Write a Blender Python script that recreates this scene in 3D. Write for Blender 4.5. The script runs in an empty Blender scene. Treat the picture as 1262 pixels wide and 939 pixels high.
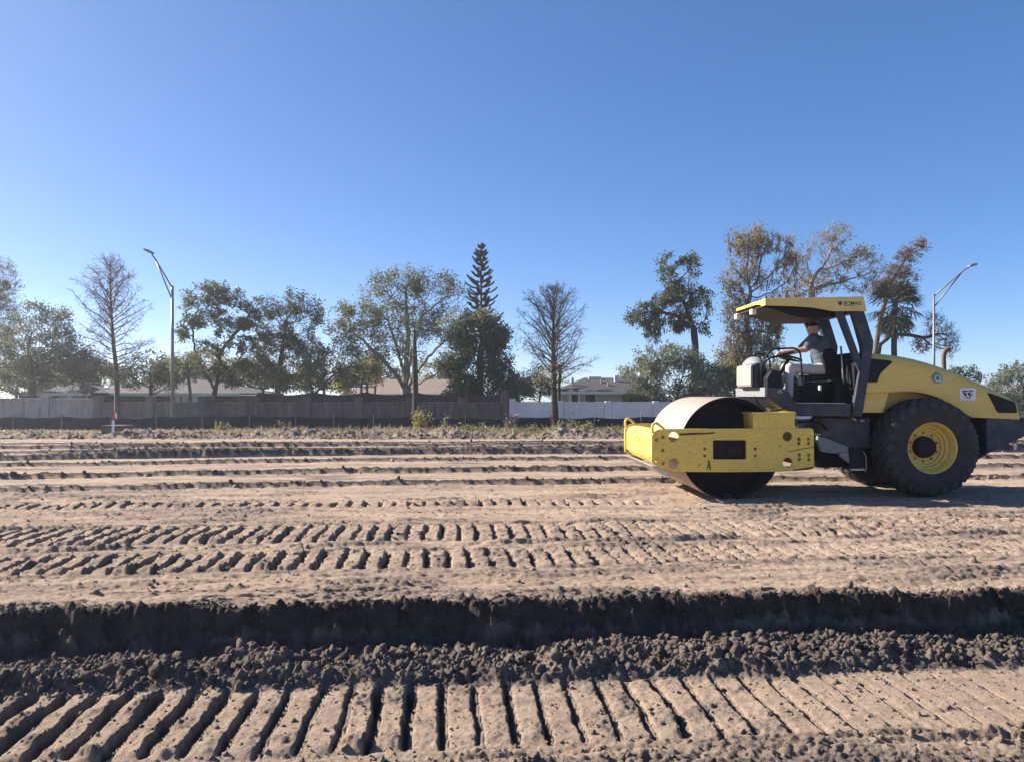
import bpy, bmesh, math, random
import numpy as np
from mathutils import Vector, Matrix, Euler

random.seed(7)
RNG = np.random.default_rng(11)
R = math.radians
SC = bpy.context.scene
COL = SC.collection

# ------------------------------------------------------------------ camera, sky, sun, exposure
EYE = 1.5            # metres above the graded dirt
FPX = 945.0          # focal length in photo pixels (26 mm phone lens)
CX, HY = 631.0, 488.0  # principal column, horizon row in the photo
cam = bpy.data.cameras.new('camera')
cam.sensor_width = 36.0
cam.lens = FPX / 1262.0 * 36.0
cam.shift_y = (HY - 469.5) / 1262.0
cam.clip_start, cam.clip_end = 0.05, 4000
cam_o = bpy.data.objects.new('camera', cam)
COL.objects.link(cam_o)
cam_o.location = (0, 0, EYE)
cam_o.rotation_euler = (R(90), 0, 0)
SC.camera = cam_o

SUN_EL, SUN_AZ = 29.0, 20.0      # elevation; degrees forward of due left
sun_dir = Vector((-math.cos(R(SUN_AZ)) * math.cos(R(SUN_EL)), math.sin(R(SUN_AZ)) * math.cos(R(SUN_EL)), math.sin(R(SUN_EL))))
world = bpy.data.worlds.new('World')
SC.world = world
world.use_nodes = True
wn = world.node_tree
sky = wn.nodes.new('ShaderNodeTexSky')
sky.sky_type = 'NISHITA'
sky.sun_disc = False
sky.sun_elevation = R(SUN_EL)
sky.sun_rotation = math.atan2(sun_dir.x, sun_dir.y)
sky.altitude = 500
sky.air_density = 0.5
sky.dust_density = 0.35
sky.ozone_density = 2.0
hs = wn.nodes.new('ShaderNodeHueSaturation')      # the deep, slightly violet blue of the phone picture, over the whole sky alike
hs.inputs['Hue'].default_value = 0.507
hs.inputs['Saturation'].default_value = 1.42
gm = wn.nodes.new('ShaderNodeGamma'); gm.inputs[1].default_value = 0.7      # softer range from zenith to horizon, over the whole sky alike
wn.links.new(sky.outputs[0], gm.inputs[0])
wn.links.new(gm.outputs[0], hs.inputs['Color'])
wn.links.new(hs.outputs[0], wn.nodes['Background'].inputs[0])
wn.nodes['Background'].inputs[1].default_value = 0.115
sun = bpy.data.lights.new('sun', 'SUN')
sun.energy = 5.0
sun.angle = R(0.53)
sun.color = (1.0, 0.91, 0.80)
sun_o = bpy.data.objects.new('sun', sun)
COL.objects.link(sun_o)
sun_o.location = (-30, 10, 30)
sun_o.rotation_euler = (-sun_dir).to_track_quat('-Z', 'Y').to_euler()
SC.view_settings.view_transform = 'Standard'
SC.view_settings.look = 'None'
SC.view_settings.gamma = 1.0
SC.view_settings.exposure = 1.5
SC.view_settings.use_curve_mapping = False

# ------------------------------------------------------------------ helpers
def W(px, py, d):
    """photo pixel + distance -> world point"""
    return Vector(((px - CX) / FPX * d, d, EYE - (py - HY) / FPX * d))

def tag(o, label=None, cat=None, group=None, kind=None):
    if label: o['label'] = label
    if cat: o['category'] = cat
    if group: o['group'] = group
    if kind: o['kind'] = kind
    return o

def obj(name, me, mat=None, parent=None, smooth=False):
    o = bpy.data.objects.new(name, me)
    me.name = name
    COL.objects.link(o)
    if mat is not None:
        for m in (mat if isinstance(mat, (list, tuple)) else [mat]):
            me.materials.append(m)
    if parent is not None: o.parent = parent
    if smooth: me.polygons.foreach_set('use_smooth', [True] * len(me.polygons))
    return o

def empty(name, loc=(0, 0, 0), rz=0):
    o = bpy.data.objects.new(name, None)
    COL.objects.link(o)
    o.location = loc
    o.rotation_euler = (0, 0, rz)
    o.empty_display_size = 0.3
    return o

def mesh_from(bm):
    me = bpy.data.meshes.new('mesh')
    bmesh.ops.recalc_face_normals(bm, faces=bm.faces[:])
    bm.to_mesh(me)
    bm.free()
    return me

def np_mesh(verts, faces):
    """verts (n,3); faces (m,k) of one size"""
    me = bpy.data.meshes.new('mesh')
    verts = np.asarray(verts, dtype=np.float32); faces = np.asarray(faces, dtype=np.int32)
    k = faces.shape[1]
    me.vertices.add(len(verts)); me.vertices.foreach_set('co', verts.ravel())
    me.loops.add(faces.size); me.loops.foreach_set('vertex_index', faces.ravel())
    me.polygons.add(len(faces))
    me.polygons.foreach_set('loop_start', np.arange(0, faces.size, k, dtype=np.int32))
    me.update(calc_edges=True)
    me.validate()
    return me

def box_bm(bm, x0, x1, y0, y1, z0, z1):
    v = [bm.verts.new((x, y, z)) for z in (z0, z1) for y in (y0, y1) for x in (x0, x1)]
    for f in ((0, 1, 3, 2), (4, 6, 7, 5), (0, 4, 5, 1), (2, 3, 7, 6), (0, 2, 6, 4), (1, 5, 7, 3)):
        bm.faces.new([v[i] for i in f])
    return v

def box(name, x0, x1, y0, y1, z0, z1, mat, parent=None, bevel=0.0, seg=2):
    bm = bmesh.new()
    box_bm(bm, x0, x1, y0, y1, z0, z1)
    if bevel: bmesh.ops.bevel(bm, geom=bm.edges[:], offset=bevel, segments=seg, profile=0.5, affect='EDGES', clamp_overlap=True)
    return obj(name, mesh_from(bm), mat, parent)

def prism_me(pts, y0, y1, bevel=0.0, seg=2):
    """polygon of (x,z) extruded along y"""
    bm = bmesh.new()
    a = [bm.verts.new((x, y0, z)) for x, z in pts]
    b = [bm.verts.new((x, y1, z)) for x, z in pts]
    n = len(pts)
    bm.faces.new(a); bm.faces.new(b[::-1])
    for i in range(n): bm.faces.new((a[i], b[i], b[(i + 1) % n], a[(i + 1) % n]))
    if bevel: bmesh.ops.bevel(bm, geom=bm.edges[:], offset=bevel, segments=seg, profile=0.5, affect='EDGES', clamp_overlap=True)
    return mesh_from(bm)

def tube_me(path, radii, n=8, caps=True):
    path = [Vector(p) for p in path]
    if not hasattr(radii, '__len__'): radii = [radii] * len(path)
    bm = bmesh.new()
    rings = []
    t0 = (path[1] - path[0]).normalized()
    u = t0.orthogonal().normalized()
    for i, p in enumerate(path):
        t = (path[min(i + 1, len(path) - 1)] - path[max(i - 1, 0)]).normalized()
        u = (u - t * u.dot(t)).normalized()
        w = t.cross(u)
        rings.append([bm.verts.new(p + (u * math.cos(2 * math.pi * k / n) + w * math.sin(2 * math.pi * k / n)) * radii[i]) for k in range(n)])
    for a, b in zip(rings, rings[1:]):
        for k in range(n): bm.faces.new((a[k], a[(k + 1) % n], b[(k + 1) % n], b[k]))
    if caps: bm.faces.new(rings[0][::-1]); bm.faces.new(rings[-1])
    return mesh_from(bm)

def tube(name, path, radii, mat, parent=None, n=8):
    return obj(name, tube_me(path, radii, n), mat, parent, smooth=True)

def smooth_path(pts, sub=5):
    """Catmull-Rom"""
    P = [Vector(p) for p in pts]; P = [P[0] * 2 - P[1]] + P + [P[-1] * 2 - P[-2]]
    out = []
    for i in range(1, len(P) - 2):
        for k in range(sub):
            t = k / sub
            out.append(0.5 * ((2 * P[i]) + (P[i + 1] - P[i - 1]) * t + (2 * P[i - 1] - 5 * P[i] + 4 * P[i + 1] - P[i + 2]) * t * t + (3 * P[i] - P[i - 1] - 3 * P[i + 1] + P[i + 2]) * t ** 3))
    out.append(P[-2])
    return out

def lathe_me(profile, seg=48, close=False):
    """profile of (r, y) turned about the y axis"""
    bm = bmesh.new()
    rings = []
    for k in range(seg):
        a = 2 * math.pi * k / seg
        rings.append([bm.verts.new((r * math.cos(a), y, r * math.sin(a))) for r, y in profile])
    m = len(profile)
    for k in range(seg):
        A, B = rings[k], rings[(k + 1) % seg]
        for i in range(m if close else m - 1):
            j = (i + 1) % m
            bm.faces.new((A[i], A[j], B[j], B[i]))
    bmesh.ops.remove_doubles(bm, verts=bm.verts[:], dist=1e-5)
    return mesh_from(bm)

def text_me(body, size, extrude=0.0, bold=0.0, shear=0.0):
    cu = bpy.data.curves.new('txt', 'FONT')
    cu.body = body; cu.size = size; cu.extrude = extrude; cu.offset = bold; cu.shear = shear
    cu.align_x = 'CENTER'; cu.align_y = 'CENTER'
    cu.resolution_u = 3
    o = bpy.data.objects.new('txt', cu)
    COL.objects.link(o)
    me = bpy.data.meshes.new_from_object(o.evaluated_get(bpy.context.evaluated_depsgraph_get()))
    bpy.data.objects.remove(o); bpy.data.curves.remove(cu)
    return me

def fill_me(outer, holes, thick, bevel=0.0):
    """2-D outline with holes, as a plate in the x-z plane, y from 0 to thick"""
    cu = bpy.data.curves.new('plate', 'CURVE')
    cu.dimensions = '2D'; cu.fill_mode = 'BOTH'; cu.extrude = thick / 2 - bevel; cu.bevel_depth = bevel; cu.bevel_resolution = 1
    cu.offset = -bevel
    for loop in [outer] + holes:
        sp = cu.splines.new('POLY'); sp.points.add(len(loop) - 1); sp.use_cyclic_u = True
        for p, (x, z) in zip(sp.points, loop): p.co = (x, z, 0, 1)
    o = bpy.data.objects.new('plate', cu)
    COL.objects.link(o)
    me = bpy.data.meshes.new_from_object(o.evaluated_get(bpy.context.evaluated_depsgraph_get()))
    bpy.data.objects.remove(o); bpy.data.curves.remove(cu)
    me.transform(Matrix(((1, 0, 0, 0), (0, 0, -1, thick / 2), (0, 1, 0, 0), (0, 0, 0, 1))))
    return me

def circle(cx, cz, r, n=20):
    return [(cx + r * math.cos(2 * math.pi * k / n), cz + r * math.sin(2 * math.pi * k / n)) for k in range(n)]

# ------------------------------------------------------------------ materials
def mat(name, base, rough=0.7, metal=0.0, var=0.15, scale=4.0, dirt=None, dirt_amt=0.35, dirt_scale=6.0, bump=0.0, bscale=40.0,
        stretch=(1, 1, 1), spec=0.4, coat=0.0):
    m = bpy.data.materials.new(name); m.use_nodes = True
    nt = m.node_tree; N = nt.nodes; Lk = nt.links.new
    b = N['Principled BSDF']
    b.inputs['Roughness'].default_value = rough; b.inputs['Metallic'].default_value = metal
    b.inputs['Specular IOR Level'].default_value = spec
    b.inputs['Coat Weight'].default_value = coat
    tc = N.new('ShaderNodeTexCoord'); mp = N.new('ShaderNodeMapping'); mp.inputs['Scale'].default_value = stretch
    Lk(tc.outputs['Object'], mp.inputs['Vector'])
    n1 = N.new('ShaderNodeTexNoise'); n1.inputs['Scale'].default_value = scale; n1.inputs['Detail'].default_value = 6
    Lk(mp.outputs[0], n1.inputs['Vector'])
    mix = N.new('ShaderNodeMix'); mix.data_type = 'RGBA'
    mix.inputs['A'].default_value = (*[c * (1 - var) for c in base], 1)
    mix.inputs['B'].default_value = (*[min(1, c * (1 + var)) for c in base], 1)
    rp = N.new('ShaderNodeMapRange'); rp.inputs['From Min'].default_value = 0.3; rp.inputs['From Max'].default_value = 0.7
    Lk(n1.outputs[0], rp.inputs['Value']); Lk(rp.outputs[0], mix.inputs['Factor'])
    out = mix.outputs['Result']
    if dirt:
        n2 = N.new('ShaderNodeTexNoise'); n2.inputs['Scale'].default_value = dirt_scale; n2.inputs['Detail'].default_value = 9; n2.inputs['Roughness'].default_value = 0.65
        Lk(mp.outputs[0], n2.inputs['Vector'])
        r2 = N.new('ShaderNodeMapRange'); r2.inputs['From Min'].default_value = 0.45; r2.inputs['From Max'].default_value = 0.75
        r2.inputs['To Max'].default_value = dirt_amt
        Lk(n2.outputs[0], r2.inputs['Value'])
        mx = N.new('ShaderNodeMix'); mx.data_type = 'RGBA'
        mx.inputs['B'].default_value = (*dirt, 1)
        Lk(r2.outputs[0], mx.inputs['Factor']); Lk(out, mx.inputs['A']); out = mx.outputs['Result']
    Lk(out, b.inputs['Base Color'])
    if bump:
        n3 = N.new('ShaderNodeTexNoise'); n3.inputs['Scale'].default_value = bscale; n3.inputs['Detail'].default_value = 5
        Lk(mp.outputs[0], n3.inputs['Vector'])
        bp = N.new('ShaderNodeBump'); bp.inputs['Strength'].default_value = bump; bp.inputs['Distance'].default_value = 0.02
        Lk(n3.outputs[0], bp.inputs['Height']); Lk(bp.outputs[0], b.inputs['Normal'])
    return m

def leaf_mat(name, c0, c1, trans=0.35, rough=0.55):
    m = bpy.data.materials.new(name); m.use_nodes = True
    nt = m.node_tree; N = nt.nodes; Lk = nt.links.new
    b = N['Principled BSDF']; b.inputs['Roughness'].default_value = rough; b.inputs['Specular IOR Level'].default_value = 0.35
    at = N.new('ShaderNodeAttribute'); at.attribute_name = 'rnd'
    tc = N.new('ShaderNodeTexCoord'); nz = N.new('ShaderNodeTexNoise'); nz.inputs['Scale'].default_value = 0.9; nz.inputs['Detail'].default_value = 3
    Lk(tc.outputs['Object'], nz.inputs['Vector'])
    ad = N.new('ShaderNodeMath'); ad.operation = 'MULTIPLY_ADD'; ad.inputs[1].default_value = 0.6; 
    sc = N.new('ShaderNodeMath'); sc.operation = 'MULTIPLY_ADD'; sc.inputs[1].default_value = 1.6; sc.inputs[2].default_value = -0.6
    Lk(nz.outputs[0], sc.inputs[0]); Lk(at.outputs['Fac'], ad.inputs[0]); Lk(sc.outputs[0], ad.inputs[2])
    mix = N.new('ShaderNodeMix'); mix.data_type = 'RGBA'; mix.inputs['A'].default_value = (*c0, 1); mix.inputs['B'].default_value = (*c1, 1)
    Lk(ad.outputs[0], mix.inputs['Factor'])
    Lk(mix.outputs['Result'], b.inputs['Base Color'])
    t = N.new('ShaderNodeBsdfTranslucent'); Lk(mix.outputs['Result'], t.inputs['Color'])
    ms = N.new('ShaderNodeMixShader'); ms.inputs[0].default_value = trans
    Lk(b.outputs[0], ms.inputs[1]); Lk(t.outputs[0], ms.inputs[2])
    Lk(ms.outputs[0], N['Material Output'].inputs['Surface'])
    return m

SOILC = (0.36, 0.27, 0.20)
MT = {}
MT['yellow'] = mat('yellow_paint', (0.70, 0.49, 0.11), rough=0.42, var=0.05, scale=1.5, dirt=(0.42, 0.31, 0.16), dirt_amt=0.35, dirt_scale=14, stretch=(0.5, 1, 1.6), bump=0.05, bscale=30)
MT['yellow_worn'] = mat('worn_yellow_paint', (0.74, 0.53, 0.10), rough=0.5, var=0.07, scale=3, dirt=(0.26, 0.15, 0.06), dirt_amt=0.42, dirt_scale=22, stretch=(0.8, 1, 1.2), bump=0.1, bscale=40)
MT['canopy'] = mat('canopy_yellow', (0.66, 0.50, 0.16), rough=0.5, var=0.08, scale=2, dirt=(0.35, 0.28, 0.2), dirt_amt=0.4)
MT['anthracite'] = mat('anthracite_paint', (0.030, 0.039, 0.058), rough=0.5, spec=0.25, var=0.15, scale=3, dirt=(0.2, 0.16, 0.13), dirt_amt=0.35, dirt_scale=4)
MT['greypaint'] = mat('grey_paint', (0.19, 0.205, 0.215), rough=0.5, var=0.1, scale=3, dirt=(0.25, 0.2, 0.15), dirt_amt=0.4)
MT['whitepl'] = mat('cream_plastic', (0.28, 0.255, 0.225), rough=0.5, var=0.06, dirt=(0.3, 0.25, 0.2), dirt_amt=0.3)
MT['black'] = mat('black_steel', (0.008, 0.009, 0.012), rough=0.55, var=0.2, spec=0.2)
MT['blackvinyl'] = mat('black_vinyl', (0.008, 0.008, 0.012), spec=0.2, rough=0.6, var=0.2, bump=0.1, bscale=80)
MT['rubber'] = mat('tyre_rubber', (0.020, 0.020, 0.023), rough=0.72, var=0.25, scale=5, dirt=(0.11, 0.09, 0.075), dirt_amt=0.25, dirt_scale=9, bump=0.2, bscale=60)
MT['drum'] = mat('dusty_drum_steel', (0.36, 0.29, 0.24), rough=0.55, metal=0.15, var=0.12, scale=3, dirt=(0.30, 0.15, 0.09), dirt_amt=0.45, dirt_scale=4, stretch=(0.6, 3, 0.6), bump=0.08, bscale=25)
MT['drumin'] = mat('drum_inside', (0.016, 0.016, 0.019), rough=0.8, spec=0.15, var=0.25, dirt=(0.07, 0.055, 0.045), dirt_amt=0.35)
MT['glass'] = mat('dark_mesh', (0.008, 0.008, 0.012), rough=0.35, var=0.2, spec=0.15)
MT['lampwhite'] = mat('white_lamp', (0.75, 0.74, 0.7), rough=0.3, var=0.05)
MT['decalblack'] = mat('black_lettering', (0.012, 0.012, 0.016), rough=0.5, var=0.1)
MT['decalworn'] = mat('worn_lettering', (0.16, 0.115, 0.04), rough=0.6, var=0.5, scale=40)
MT['scratch'] = mat('scratched_metal', (0.07, 0.035, 0.02), rough=0.7, var=0.4, scale=30)
MT['decalwhite'] = mat('white_sticker', (0.70, 0.69, 0.74), rough=0.45, var=0.04)
MT['teal'] = mat('teal_sticker', (0.28, 0.52, 0.47), rough=0.45, var=0.06)
MT['tealdark'] = mat('dark_teal_ink', (0.02, 0.13, 0.12), rough=0.5, var=0.1)
MT['rust'] = mat('rusty_steel', (0.16, 0.09, 0.06), rough=0.7, metal=0.3, var=0.35, scale=12)
MT['steel'] = mat('bare_steel', (0.42, 0.41, 0.40), rough=0.4, metal=0.7, var=0.2, dirt=(0.2, 0.12, 0.07), dirt_amt=0.5)
MT['galv'] = mat('galvanised_steel', (0.20, 0.20, 0.21), rough=0.55, metal=0.3, var=0.12, scale=6)
MT['skin'] = mat('skin', (0.45, 0.26, 0.19), rough=0.55, var=0.08)
MT['shirt'] = mat('grey_blue_cotton', (0.075, 0.092, 0.115), rough=0.9, var=0.18, scale=8, bump=0.25, bscale=14)
MT['trousers'] = mat('pale_cotton', (0.48, 0.45, 0.43), rough=0.9, var=0.12, scale=10, bump=0.3, bscale=16)
MT['hair'] = mat('dark_hair', (0.012, 0.010, 0.010), rough=0.7, var=0.3, bump=0.3, bscale=120)
MT['shoe'] = mat('work_boot', (0.06, 0.045, 0.03), rough=0.7, var=0.2)
# ------------------------------------------------------------------ noise (numpy)
def _hash(ix, iy, s):
    with np.errstate(over='ignore'):
        h = ix.astype(np.int64).astype(np.uint32) * np.uint32(374761393) + iy.astype(np.int64).astype(np.uint32) * np.uint32(668265263) + np.uint32((s * 1442695041) & 0xFFFFFFFF)
        h ^= h >> np.uint32(13); h *= np.uint32(1274126177)
        h ^= h >> np.uint32(16); h *= np.uint32(2246822519)
        h ^= h >> np.uint32(15)
    return (h >> np.uint32(8)).astype(np.float32) / np.float32(0xFFFFFF)

def vnoise(x, y, s=0):
    ix = np.floor(x); iy = np.floor(y); fx = (x - ix).astype(np.float32); fy = (y - iy).astype(np.float32)
    ix = ix.astype(np.int64); iy = iy.astype(np.int64)
    u = fx * fx * (3 - 2 * fx); v = fy * fy * (3 - 2 * fy)
    a = _hash(ix, iy, s); b = _hash(ix + 1, iy, s); c = _hash(ix, iy + 1, s); d = _hash(ix + 1, iy + 1, s)
    return (a + (b - a) * u) * (1 - v) + (c + (d - c) * u) * v

def fbm(x, y, s=0, o=4, g=0.5):
    t = 0; a = 1.0; tot = 0
    for k in range(o):
        t = t + a * (vnoise(x + 17.3 * k, y - 9.1 * k, s + k) - 0.5); tot += a; a *= g; x = x * 2.03; y = y * 2.03
    return t * 2 / tot          # about -1..1

def lumps(x, y, s=0):
    """rounded clods: 1 at the middle of a cell's stone, 0 between"""
    ix = np.floor(x); iy = np.floor(y)
    best = np.zeros_like(x, dtype=np.float32)
    for dx in (-1, 0, 1):
        for dy in (-1, 0, 1):
            cx = ix + dx; cy = iy + dy
            h1 = _hash(cx, cy, s); h2 = _hash(cx, cy, s + 5); h3 = _hash(cx, cy, s + 9)
            r = 0.35 + 0.45 * h3
            d2 = ((x - cx - h1) ** 2 + (y - cy - h2) ** 2) / (r * r)
            best = np.maximum(best, np.sqrt(np.clip(1 - d2, 0, 1)) * r)
    return best

def sst(a, b, x):
    t = np.clip((x - a) / (b - a), 0, 1)
    return t * t * (3 - 2 * t)

# lines on the ground, read off the photo through the flat graded plane
def edge_y(x): return 5.47 + 0.078 * x
RIDGES = [  # (x, y) points, height, width
    ([(-9, 11.7), (-2.9, 12.85), (2.7, 13.35), (9, 13.9)], 0.075, 0.085),
    ([(-11, 13.6), (-3.3, 14.8), (3.2, 15.4), (10, 15.9)], 0.070, 0.085),
    ([(-13, 15.5), (-3.9, 17.2), (3, 17.6), (12, 18.2)], 0.075, 0.09),
    ([(-14, 16.9), (-4.3, 19.0), (3, 19.6), (14, 20.2)], 0.15, 0.14),
    ([(-15, 18.9), (-4.6, 20.6), (3, 21.3), (14, 21.9)], 0.065, 0.09),
    ([(-16, 20.7), (-5, 21.9), (3, 22.4), (15, 22.9)], 0.085, 0.10),
    ([(-17, 22.2), (-5, 23.1), (3, 23.6), (16, 24.0)], 0.05, 0.09),
]

def ground_z(x, y):
    """height and darkness (0 dry crust, 1 turned soil with painted shade) of the earth"""
    x = np.asarray(x, dtype=np.float32); y = np.asarray(y, dtype=np.float32)
    ylo, yhi = float(y.min()), float(y.max())
    def band(a, b): return ylo < b and yhi > a
    z = np.zeros_like(x); turned_shade = np.zeros_like(x); x0 = x * 0
    ye = edge_y(x) + x0
    if band(2.0, 9.5):
        ye = ye + 0.05 * fbm(x * 1.9, x0 + 3, 21, 3) + 0.030 * fbm(x * 9, x0 + 1, 23, 3)
    slump = 0.5 + 0.5 * fbm(x * 1.6, x0, 27, 2)
    wbank = 0.09 + 0.10 * slump
    yw = y + (0.045 * fbm(x * 6, y * 12, 28, 4, 0.6) - 0.035 * lumps(x * 10, y * 14, 29) - 0.03 * lumps(x * 23, y * 30, 30)) * np.exp(-((y - ye + 0.07) / 0.16) ** 2) if band(4.0, 7.0) else y
    up = np.clip((yw - (ye - wbank)) / (wbank + 0.01), 0, 1) ** 1.25
    z = -0.31 * (1 - up)
    yc = None
    if band(3.5, 6.9):
        # cut face with torn relief, crumbly rim
        face = np.exp(-((y - (ye - 0.07)) / 0.11) ** 2)
        z = z + face * (0.045 * fbm(x * 8, y * 8, 31, 4, 0.6) - 0.03 * lumps(x * 16, y * 16, 33))
        rim = np.exp(-((y - ye - 0.03) / (0.06 + 0.05 * vnoise(x * 2.3, x0, 42))) ** 2)
        z = z + rim * (0.012 + 0.05 * lumps(x * 10, y * 10, 41) * (vnoise(x * 3, x0, 43)) + 0.035 * lumps(x * 22, y * 22, 44) + 0.03 * fbm(x * 2.5, x0, 46, 3) + 0.02 * fbm(x * 30, y * 30, 47, 2))
        facem = np.maximum(sst(1.0, 0.2, up), np.clip(rim * 1.6, 0, 1))
        # heap of crumbled clods at the foot of the bank
        yc = 4.78 + 0.088 * x + 0.09 * fbm(x * 1.7, x0 + 7, 51, 4)
        heap = sst(yc - 0.03, yc + 0.16, y) * (1 - up) * sst(ye + 0.02, ye - 0.22, y)
        hz = 0.050 + 0.075 * fbm(x * 2.4, y * 2.8, 53, 3) + 0.07 * lumps(x * 6.5, y * 7, 55) * vnoise(x * 1.7, y * 3, 56) + 0.040 * lumps(x * 15 + 3, y * 15, 57) * (0.4 + vnoise(x * 3, y * 3, 58)) + 0.034 * lumps(x * 30, y * 30, 59) + 0.034 * fbm(x * 34, y * 34, 60, 2)
        z = z + heap * hz
        turned_shade = np.maximum(turned_shade, facem * sst(yc - 0.02, yc + 0.08, y) * (1 - 0.45 * heap)); turned_shade = np.maximum(turned_shade, heap * (0.62 + 0.35 * fbm(x * 2, y * 2, 61, 2)))  # cut face darkened beyond turned soil: the bank's shade is painted in
    # --- cleated crawler tracks: centre line, half width, pitch, depth
    def track(y0, sl, hw, pitch, depth, seed, amp, zone, gwb):
        nonlocal z, turned_shade
        t = y - (y0 + sl * x) - 0.03 * fbm(x * 1.4, x0, seed, 3)
        en = 0.03 * fbm(x * 9, x0 + 4, seed + 1, 2)
        m = sst(-hw - 0.03 + en, -hw + 0.04 + en, t) * sst(hw + 0.03 + en, hw - 0.03 + en, t) * zone
        wob = 0.022 * fbm(x * 3.5, y * 3.5, seed + 2, 3)
        s = (x + sl * (y - y0) + wob) / pitch
        k = np.floor(s); f = s - k
        rk = _hash(k, x0 + 1, seed + 3)
        gw = gwb + 0.10 * (rk - 0.3) + 0.07 * fbm(x * 13, y * 13, seed + 4, 3)       # groove width as a share of the pitch
        g = sst(1 - gw - 0.07, 1 - gw + 0.04, f) * sst(1.0, 0.87, f)
        brk = sst(0.35, -0.15, fbm(x * 5 + 9, y * 5, seed + 7, 3) - 0.35 * (rk - 0.35))
        a = amp * (0.70 + 0.6 * rk)
        dome = np.where(f < 1 - gw, f / (1 - gw), (1 - f) / np.maximum(gw, 0.02)).clip(0, 1)
        pad = depth * (0.40 * sst(0.0, 0.14, dome) + 0.18 * dome) + 0.014 * fbm(x * 6, y * 6, seed + 5, 4, 0.6)
        crumb = np.clip(fbm(x * 6, y * 6, seed + 8, 3) * 1.3 + 0.5 * (dome - 0.5), 0, 1)
        pad = pad + 0.030 * lumps(x * 19, y * 19, seed + 9) * crumb + 0.020 * lumps(x * 36, y * 36, seed + 10) * (0.15 + crumb) + 0.006 * fbm(x * 40, y * 40, seed + 11, 2)
        z = z + m * a * (-depth * g * (0.55 + 0.45 * brk) + pad * (1 - 0.7 * g) - 0.012)
        turned_shade = np.maximum(turned_shade, m * (0.16 + 0.3 * g + 0.4 * crumb) * np.clip(amp, 0.4, 1))
    if band(3.3, 5.4):
        track(4.40, 0.080, 0.41, 0.187, 0.062, 100, np.clip(0.30 + 0.80 * sst(2.9, 0.6, x), 0, 1), 1 - sst(yc - 0.02, yc + 0.06, y), 0.15 + 0.05 * sst(0.5, -2.5, x))
    if band(5.9, 8.8):
        track(7.12, 0.100, 0.37, 0.190, 0.080, 130, np.clip(0.28 + 0.85 * sst(3.2, 0.2, x), 0, 1), (y > 5.9) * (y < 9), 0.18)
    if band(7.2, 10):
        track(8.47, 0.075, 0.47, 0.186, 0.075, 160, 0.80 + 0.30 * fbm(x * 0.5, x0 + 2, 150, 2), (y > 7.2) * (y < 10), 0.18)
    if band(9.8, 12):
        track(10.72, 0.062, 0.17, 0.20, 0.07, 190, 0.75 * sst(2.6, 1.4, x) + 0.05, (y > 9.8) * (y < 12), 0.2)
    # low ridge between and beside the tracks
    for y0, sl, h, w in ((7.83, 0.095, 0.045, 0.06), (9.02, 0.075, 0.035, 0.045), (6.66, 0.1, 0.014, 0.06), (7.55, 0.1, 0.03, 0.045), (10.15, 0.07, 0.02, 0.05)):
        if not band(y0 - 1.2, y0 + 1.2): continue
        t = y - y0 - sl * x + 0.03 * fbm(x * 2, x0, 204, 2)
        q = np.where(t < 0, np.exp(-(t / (w * 0.6)) ** 2), np.exp(-(t / (w * 1.5)) ** 2)) * np.clip(0.6 + 0.8 * fbm(x * 2.5, x0, 200 + int(y0 * 10), 3), 0, 2)
        z = z + h * q * (0.7 + 0.9 * lumps(x * 18, y * 18, 205)); turned_shade = np.maximum(turned_shade, 0.5 * np.clip(q, 0, 1))
    if band(1, 4.6):
        # front strip: scraped lines and torn crumbs near the camera
        fs = sst(4.02 + 0.078 * x, 3.95 + 0.078 * x, y) * (y > 1)
        rough = sst(0.05, 0.75, fbm(x * 0.8, y * 2.5, 71, 3) + 0.14 * x + 0.5 * (3.85 - y + 0.078 * x))
        yy = y - 0.078 * x
        z = z + fs * (0.036 * fbm(x * 0.7, yy * 14, 73, 4, 0.6) + rough * (0.045 * lumps(x * 9, y * 12, 75) * vnoise(x * 2, y * 4, 76) + 0.032 * lumps(x * 20, y * 24, 77)) + (0.3 + rough) * 0.012 * lumps(x * 36, y * 36, 79) + 0.008 * fbm(x * 45, y * 45, 80, 2) - 0.015)
        turned_shade = np.maximum(turned_shade, fs * np.clip(0.15 + 0.3 * rough + 0.35 * fbm(x * 0.7, yy * 9, 74, 3), 0, 0.6))
    # --- windrows left by the drum, steep towards the camera
    for i, (pts, h, w) in enumerate(RIDGES):
        xs = np.array([p[0] for p in pts]); ys = np.array([p[1] for p in pts])
        if yhi < ys.min() - 1.6: continue
        yr = np.interp(x, xs, ys)
        if not band(ys.min() - 1.6, ys.max() + 1.6):
            z = z + 0.012; continue
        yr = yr + 0.12 * fbm(x * 0.45, x0, 300 + i, 3) + 0.03 * fbm(x * 4, x0, 310 + i, 3)
        t = y - yr
        q = np.where(t < 0, np.exp(-(t / (w * 0.30)) ** 2), np.exp(-(t / (w * 1.4)) ** 2)) * (np.abs(t) < 1.5)
        keep = np.clip(0.95 + 0.55 * fbm(x * 0.3, x0 + i, 320 + i, 3), 0.25, 1.4)
        z = z + q * h * keep * (0.95 + 0.30 * lumps(x * 12, y * 12, 330 + i) + 0.25 * fbm(x * 8, y * 8, 333, 2)) + 0.014 * sst(-0.06, 0.06, t)
        turned_shade = np.maximum(turned_shade, np.clip(1.6 * q * keep, 0, 1))  # ridge lines darkened: turned soil plus shade painted into the tone
        # a fainter scrape behind it
        t2 = t - 0.55 - 0.2 * fbm(x * 0.3, x0, 340 + i, 2)
        q2 = np.where(t2 < 0, np.exp(-(t2 / 0.03) ** 2), np.exp(-(t2 / 0.12) ** 2)) * np.clip(fbm(x * 0.4, x0, 345 + i, 3) * 1.8, 0, 1)
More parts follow.
